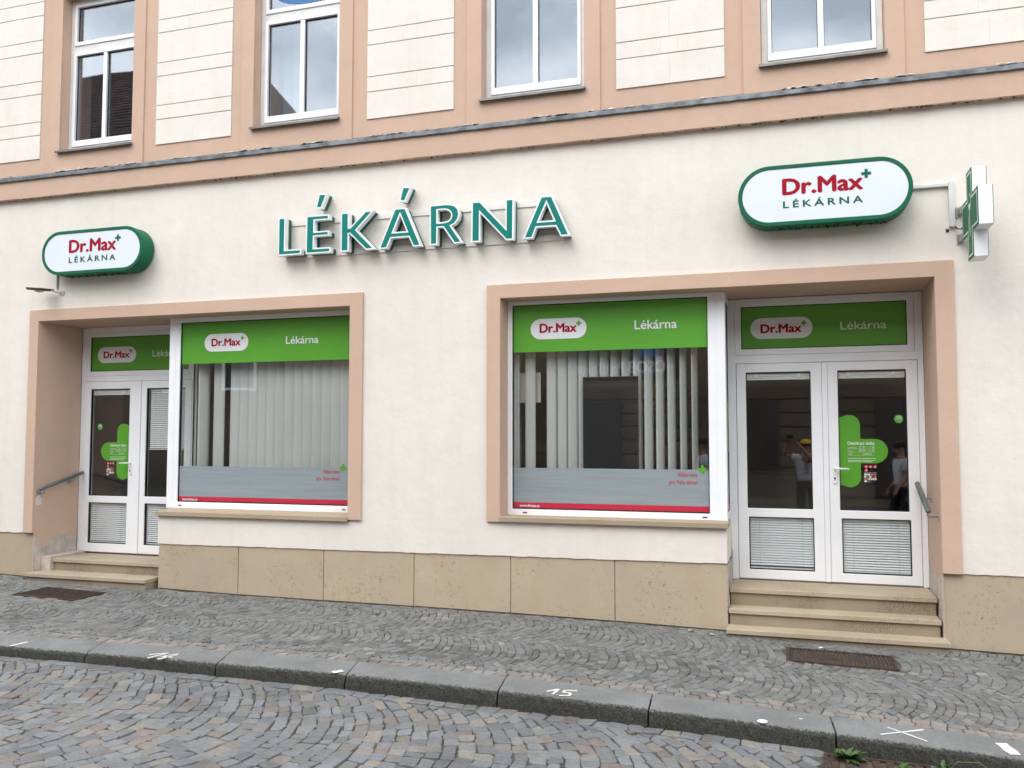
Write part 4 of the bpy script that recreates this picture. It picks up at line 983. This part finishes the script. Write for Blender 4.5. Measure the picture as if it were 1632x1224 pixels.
# small lamp on the wall under the left sign
wlp = empty('wall_lamp', label='small weathered flat lamp on an arm under the far left oval sign', category='lamp')
mb = MB(); mb.add([(-8.235, -.26, 3.392), (-8.02, -.22, 3.376), (-8.02, -.05, 3.388), (-8.20, -.09, 3.402), (-8.225, -.25, 3.362), (-8.04, -.21, 3.352), (-8.04, -.06, 3.360), (-8.19, -.10, 3.375)], [(0, 1, 2, 3), (4, 7, 6, 5), (0, 4, 5, 1), (1, 5, 6, 2), (2, 6, 7, 3), (3, 7, 4, 0)])
mb.build('housing', plain('weathered_grey_metal', (.12, .11, .10), .7, .3, .3, 30), wlp, bevel=.006)
MB().tube([(-8.13, -.16, 3.366), (-8.13, -.16, 3.352), (-8.13, -.16, 3.340)], [.055, .05, .015], 14).build('lamp_lens', 'alu', wlp, smooth=True)
MB().tube([(-8.03, -.10, 3.37), (-7.985, -.05, 3.352), (-7.96, -.001, 3.350)], .010, 8).box(-7.99, -7.93, -.008, -.0005, 3.325, 3.375).build('arm', 'caulk', wlp, bevel=.002); at_base(wlp, (-7.96, 0, 3.35))

# ------------------------------------------------------------------ handrails
def handrail(lab, p0, p1, xw, sgn, ys, plate):
    t = empty('handrail', label=lab, category='handrail'); p0, p1 = Vector(p0), Vector(p1)
    MB().tube([p0, p0.lerp(p1, .02), p0.lerp(p1, .98), p1], [.016, .022, .022, .016], 14).build('rail', 'rail', t, smooth=True)
    for yv in ys:
        q_ = p0.lerp(p1, (yv - p0.y) / (p1.y - p0.y))
        MB().tube([q_ + Vector((0, 0, -.018)), q_ + Vector((0, 0, -.055)), q_ + Vector((sgn * .012, 0, -.066)), Vector((xw - sgn * .001, q_.y, q_.z - .066))], .0055, 8).build('bracket_arm', 'steel', t, smooth=True)
        MB().disc((xw, q_.y, q_.z - .066), (-sgn, 0, 0), .034, .006).build('wall_plate', 'steel', t)
    if plate:
        q_ = p0.lerp(p1, (ys[0] - p0.y) / (p1.y - p0.y)); MB().box(xw, xw + .008, q_.y - .04, q_.y + .04, q_.z - .20, q_.z - .12).box(xw, xw + .012, q_.y - .02, q_.y + .02, q_.z - .121, q_.z - .09).build('base_plate', 'alu', t, bevel=.002)
    at_base(t, (xw, p0.y, p0.z)); return t
handrail('sloping grey handrail on the left reveal of the left doorway', (-8.18, -.015, 1.100), (-8.18, .620, 1.268), LX0, -1, (.05, .49), True)
handrail('sloping grey handrail on the right reveal of the right doorway', (1.080, .045, 1.078), (1.080, .690, 1.282), RX1, 1, (.105, .50), False)

# ------------------------------------------------------------------ weeds and litter
def leaf_mesh(l, w_):
    mb = MB(); vs = []; n = 5
    for i in range(n + 1):
        t = i / n; ww = w_ * math.sin(math.pi * min(1, t * .92 + .06)) ** .8; z = .35 * l * t - .45 * l * t * t
        vs += [(-ww, l * t, z + .15 * ww), (0, l * t, z - .1 * w_), (ww, l * t, z + .15 * ww)]
    fs = [(3 * i + k, 3 * i + k + 1, 3 * i + k + 4, 3 * i + k + 3) for i in range(n) for k in (0, 1)]
    return mb.add(vs, fs)
def weed(lab, x, y, z, n, l, seed, grp='weeds in the gutter'):
    rnd = random.Random(seed); t = empty('weed', label=lab, category='weed', group=grp); t.location = (x, y, z); src = None
    for k in range(n):
        a_ = rnd.uniform(0, 360); s_ = rnd.uniform(.6, 1.2); rot = (R(rnd.uniform(5, 55)), 0, R(a_))
        if src is None: src = leaf_mesh(l, l * .17).build('leaf', 'leaf', t, smooth=True); o = src; o.rotation_euler = rot
        else: o = share(src, 'leaf', (rnd.uniform(-.02, .02), rnd.uniform(-.015, .015), 0), t, rot)
        o.scale = (s_,) * 3
    return t
weed('leafy green weed growing by the gully grate, the biggest one', .285, -2.46, -.165, 34, .095, 3)
weed('low weed right of the gully grate under the kerb', .57, -2.50, -.172, 18, .055, 4)
weed('small tuft of weed further right at the foot of the kerb', .80, -2.43, -.172, 16, .06, 5)
weed('small tuft of weed at the bottom right corner of the picture', 1.20, -2.42, -.178, 12, .05, 6)
weed('small sprig between the setts left of the gully', -3.05, -2.66, -.125, 10, .04, 8)
weed('small sprig between the setts near the left end of the kerb', -4.72, -2.52, -.10, 9, .04, 9)
mb = MB().tube([(.80, -2.46, -.17), (.86, -2.44, -.12), (.97, -2.45, -.11), (1.05, -2.50, -.16)], .0025, 5); mb.build('dry_stalk', 'stem', None, label='thin dry stalk arching in the gutter at bottom right', category='stalk', smooth=True)
def scrap(name, lab, x, y, r, mat, cat):
    n = 7; rr = [r * random.uniform(.6, 1.2) for _ in range(n)]; z = G(x, y)
    vs = [(x + rr[k] * math.cos(k * .9), y + .7 * rr[k] * math.sin(k * .9), z + .006 + random.random() * .012) for k in range(n)] + [(x, y, z + .016)]
    MB().add(vs, [(k, (k + 1) % n, n) for k in range(n)]).build(name, mat, None, label=lab, category=cat)
scrap('litter', 'scrap of dark green litter on the cobbles before the middle of the wall', -3.72, -.42, .028, 'sign_green', 'litter')
scrap('leaf_scrap', 'yellowish leaf scrap at the foot of the plinth left of the right steps', -.855, -.13, .03, film('pale_leaf', (.45, .48, .2)), 'leaf')
scrap('paper_scrap', 'white paper scrap on the cobbles just left of the right steps', -.67, -.215, .024, 'whitefilm', 'litter')
scrap('paper_scrap', 'white scrap lying between the right steps and the boot grate', .21, -.345, .024, 'whitefilm', 'litter')

# ------------------------------------------------------------------ what the windows reflect: the far side of the street
def gable_house(lab, x0, x1, yf, depth, eave, ridge, hip0, hip1, mat, wins, seed):
    t = empty('town_house', label=lab, category='building', group='houses across the street'); yb_ = yf - depth
    MB().box(x0, x1, yb_, yf, -1, eave).build('wall', mat, t)
    ym = yf - depth * .5
    v = [(x0 - .4, yf + .5, eave), (x1 + .4, yf + .5, eave), (x1 + .4, yb_ - .5, eave), (x0 - .4, yb_ - .5, eave), (x0 + hip0, ym, ridge), (x1 - hip1, ym, ridge)]
    mb = MB().add(v, [(0, 1, 5, 4), (1, 2, 5), (2, 3, 4, 5), (3, 0, 4), (0, 3, 2, 1)])
    rf = mb.build('roof', 'tile', t)
    # tile courses as small steps on the street slope
    mc = MB(); n = 44
    for k in range(1, n):
        u = k / n; xa = x0 - .4 + (hip0 + .4) * u; xb = x1 + .4 - (hip1 + .4) * u; y = yf + .5 - (depth * .5 + .5) * u; z = eave + (ridge - eave) * u
        mc.box(xa, xb, y - .02, y + .04, z - .02, z + .022)
    mc.build('tile_courses', 'tile', rf, kind='stuff')
    for (wx, wz, ww, wh) in wins:
        f = MB().prism([rect(wx - ww / 2, wx + ww / 2, wz, wz + wh), rect(wx - ww / 2 + .09, wx + ww / 2 - .09, wz + .09, wz + wh - .09)], yf, yf + .06).build('window', 'pvc', t)
        MB().box(wx - ww / 2 + .09, wx + ww / 2 - .09, yf + .005, yf + .02, wz + .09, wz + wh - .09).build('pane', 'screen', f)
    at_base(t, ((x0 + x1) / 2, yf, 0)); return t
YF = -16
gable_house('tall brown house with steep hipped roof, mirrored in the upper left windows', -40, -15.6, YF, 11, 9.5, 17.2, 3, 5.2, 'opp1', [(x, z, 1.3, 2.0) for x in range(-38, -16, 3) for z in (3.2, 6.4)], 1)
hb = gable_house('lower ochre house straight across the street with a dark ground-floor shop', -15.4, 24, YF, 10, 7.4, 10.6, 3, 3, 'opp2', [(x + .5, 5.0, 1.2, 1.7) for x in range(-14, 22, 3)], 2)
mr = MB()
for k in range(8): mr.box(-15.3, 24, YF + .001, YF + .06 + .015 * (k % 2), .1 + .38 * k, .44 + .38 * k)
mr.build('stone_course', 'opp1', hb, kind='stuff').matrix_parent_inverse = Matrix.Translation(Vector(hb.location)).inverted()
for k in range(9):
    xx = -14.6 + k * 4.2
    MB().box(xx, xx + 1.7, YF + .001, YF + .12, .1, 2.7).build('shopfront', 'shopdark', hb).matrix_parent_inverse = Matrix.Translation(Vector(hb.location)).inverted()
sg = empty('shop_sign', label='insurance shop sign across the street, mirrored in the right shop window', category='sign')
MB().box(-6.0, -2.9, YF + .01, YF + .08, 3.35, 4.30).build('board', 'shopdark', sg)
text('lettering', 'ČSOB', -4.30, -3.30, 3.50, .30, YF + .085, 'whitefilm', sg, .03, mirror=True)
text('lettering', 'Pojišťovna', -5.80, -4.45, 3.50, .28, YF + .085, 'whitefilm', sg, .0, mirror=True)
MB().box(-4.0, -3.45, YF + .081, YF + .09, 3.90, 4.22).build('logo_plate', 'blue', sg)

# ------------------------------------------------------------------ people standing in the road, seen only as reflections
def person(lab, x, y, face, pose, cap):
    """face: heading angle of the body; one continuous skinned body, clothes and hair as children"""
    z0 = RZ(x, y); t = empty('person', label=lab, category='person', group='people in the street')
    def skin(name, mat, pts, edges, rad, sub=2, root=0):
        me = bpy.data.meshes.new(name); me.from_pydata(pts, edges, []); me.materials.append(M[mat]); o = bpy.data.objects.new(name, me); C.objects.link(o); o.parent = t
        md = o.modifiers.new('skin', 'SKIN'); md.use_smooth_shade = True
        for i, r_ in enumerate(rad): me.skin_vertices[0].data[i].radius = (r_, r_) if not isinstance(r_, tuple) else r_
        me.skin_vertices[0].data[root].use_root = True
        sb = o.modifiers.new('sub', 'SUBSURF'); sb.levels = sub; sb.render_levels = sub; return o
    H = dict(pel=(0, 0, .98), wai=(0, 0, 1.12), che=(0, .01, 1.34), nb=(0, 0, 1.50), nt=(0, .02, 1.58), hd=(0, .03, 1.68), ht=(0, .02, 1.79),
             sl=(-.19, 0, 1.46), sr=(.19, 0, 1.46), hl=(-.10, 0, .93), hr=(.10, 0, .93), kl=(-.12, .03, .52), kr=(.11, .02, .52), al=(-.13, 0, .09), ar=(.12, 0, .09), tl=(-.14, .15, .05), tr=(.13, .15, .05))
    H.update(pose)
    K = ['pel', 'wai', 'che', 'nb', 'nt', 'hd', 'ht', 'sl', 'el', 'wl', 'pl', 'sr', 'er', 'wr', 'pr', 'hl', 'kl', 'al', 'tl', 'hr', 'kr', 'ar', 'tr']
    RD = dict(pel=(.15, .11), wai=(.14, .10), che=(.17, .11), nb=.06, nt=.055, hd=(.078, .095), ht=(.06, .075), sl=.06, el=.042, wl=.028, pl=.030, sr=.06, er=.042, wr=.028, pr=.030,
              hl=.085, kl=.058, al=.04, tl=.035, hr=.085, kr=.058, ar=.04, tr=.035)
    E_ = [('pel', 'wai'), ('wai', 'che'), ('che', 'nb'), ('nb', 'nt'), ('nt', 'hd'), ('hd', 'ht'), ('che', 'sl'), ('sl', 'el'), ('el', 'wl'), ('wl', 'pl'), ('che', 'sr'), ('sr', 'er'), ('er', 'wr'), ('wr', 'pr'),
          ('pel', 'hl'), ('hl', 'kl'), ('kl', 'al'), ('al', 'tl'), ('pel', 'hr'), ('hr', 'kr'), ('kr', 'ar'), ('ar', 'tr')]
    ix = {k: i for i, k in enumerate(K)}
    skin('body', 'skin', [H[k] for k in K], [(ix[a_], ix[b_]) for a_, b_ in E_], [RD[k] for k in K])
    def mid(a_, b_, u): return tuple(H[a_][i] + (H[b_][i] - H[a_][i]) * u for i in range(3))
    S_ = [H['pel'], H['wai'], H['che'], mid('che', 'nb', .75), H['sl'], mid('sl', 'el', .6), H['sr'], mid('sr', 'er', .6)]
    skin('shirt', 'shirt', S_, [(0, 1), (1, 2), (2, 3), (2, 4), (4, 5), (2, 6), (6, 7)], [(.175, .135), (.165, .125), (.185, .13), (.09, .08), .085, .07, .085, .07])
    T_ = [mid('pel', 'wai', .2), H['hl'], H['kl'], mid('kl', 'al', .85), H['hr'], H['kr'], mid('kr', 'ar', .85)]
    skin('trousers', 'cloth', T_, [(0, 1), (1, 2), (2, 3), (0, 4), (4, 5), (5, 6)], [(.165, .125), .105, .08, .07, .105, .08, .07])
    for s_ in ('l', 'r'):
        a_, b_ = Vector(H['a' + s_]), Vector(H['t' + s_]); MB().tube([a_ + Vector((0, -.05, -.03)), a_ + Vector((0, 0, -.01)), b_ + Vector((0, 0, -.015)), b_ + Vector((0, .05, -.02))], [.03, .05, .045, .02], 10).build('shoe', 'black', t, smooth=True)
        # five fingers on each hand
        w_, p_ = Vector(H['w' + s_]), Vector(H['p' + s_]); d = (p_ - w_).normalized(); sdv = d.cross(Vector((0, 0, 1))); sdv = sdv.normalized() if sdv.length > .1 else Vector((1, 0, 0))
        for k in range(5):
            o_ = p_ + sdv * (.018 * (k - 2)); L_ = (.05, .075, .085, .078, .06)[k]; dd = (d + sdv * (.8 if k == 4 else 0)).normalized()
            MB().tube([o_ - d * .02, o_ + dd * L_ * .5, o_ + dd * L_ + Vector((0, 0, -.015))], [.010, .009, .007], 7).build('finger', 'skin', t, smooth=True)
    h_ = Vector(H['hd'])
    def blob(name, mat, c, r_, cut=None):
        mb = MB(); n, m_ = 12, 8; vs = [(c[0] + r_[0] * math.cos(2 * math.pi * i / n) * math.sin(math.pi * j / m_), c[1] + r_[1] * math.sin(2 * math.pi * i / n) * math.sin(math.pi * j / m_), c[2] + r_[2] * math.cos(math.pi * j / m_)) for j in range(m_ + 1) for i in range(n)]
        rng = range(m_ if cut is None else cut)
        return mb.add(vs, [(j * n + i, (j + 1) * n + i, (j + 1) * n + (i + 1) % n, j * n + (i + 1) % n) for j in rng for i in range(n)]).build(name, mat, t, smooth=True)
    blob('hair', 'hair', h_ + Vector((0, -.025, .045)), (.092, .11, .105), 5)
    blob('nose', 'skin', h_ + Vector((0, .105, -.01)), (.014, .02, .02))
    for s_ in (-1, 1): blob('eye', 'black', h_ + Vector((s_ * .033, .092, .02)), (.012, .008, .008)); blob('ear', 'skin', h_ + Vector((s_ * .088, 0, 0)), (.012, .02, .03))
    if cap: blob('cap', cap, h_ + Vector((0, 0, .06)), (.105, .115, .09), 4); MB().box(-.07, .07, h_.y + .08, h_.y + .19, h_.z + .055, h_.z + .065).build('cap_brim', cap, t, bevel=.004)
    if cap:
        MB().tube([(-.06, .06, 1.50), (-.03, .145, 1.35), (0, .15, 1.20)], .009, 6).tube([(.06, .06, 1.50), (.03, .145, 1.35), (0, .15, 1.20)], .009, 6).build('lanyard', 'lanyard', t, smooth=True)
        MB().disc((0, .15, 1.17), (0, 1, 0), .035, .006).build('medal', 'steel', t)
    t.location = (x, y, z0); t.rotation_euler = (0, 0, R(face)); return t
cap_pose = dict(el=(-.40, .10, 1.50), wl=(-.34, .26, 1.72), pl=(-.32, .30, 1.78), er=(.10, .25, 1.42), wr=(-.14, .30, 1.72), pr=(-.20, .31, 1.77))
walk = dict(el=(-.26, -.06, 1.18), wl=(-.25, .10, 1.00), pl=(-.25, .14, .93), er=(.26, .02, 1.18), wr=(.24, .16, 1.02), pr=(.24, .20, .95), kl=(-.11, .14, .54), al=(-.12, .10, .10), tl=(-.12, .25, .07), kr=(.11, -.02, .54), ar=(.11, -.28, .12), tr=(.11, -.15, .05))
person('photographer in a yellow cap and white T-shirt with a lanyard, mirrored in the door glass', .28, -8.40, 0, cap_pose, 'yellow')
person('dark-haired man in a white T-shirt walking past, mirrored at the right edge of the door', 1.82, -7.0, 75, walk, None)
person('man in white T-shirt mirrored at the right edge of the right shop window', -1.50, -7.6, 80, walk, None)
MB().box(-.085, .055, -8.055, -8.046, 1.665, 1.738).build('phone', 'black', None, label='black phone held up sideways by the photographer', category='phone', bevel=.004)

# give every paint mark and flat print a tidy origin is unnecessary; finish
for me in bpy.data.meshes: me.validate(verbose=False)
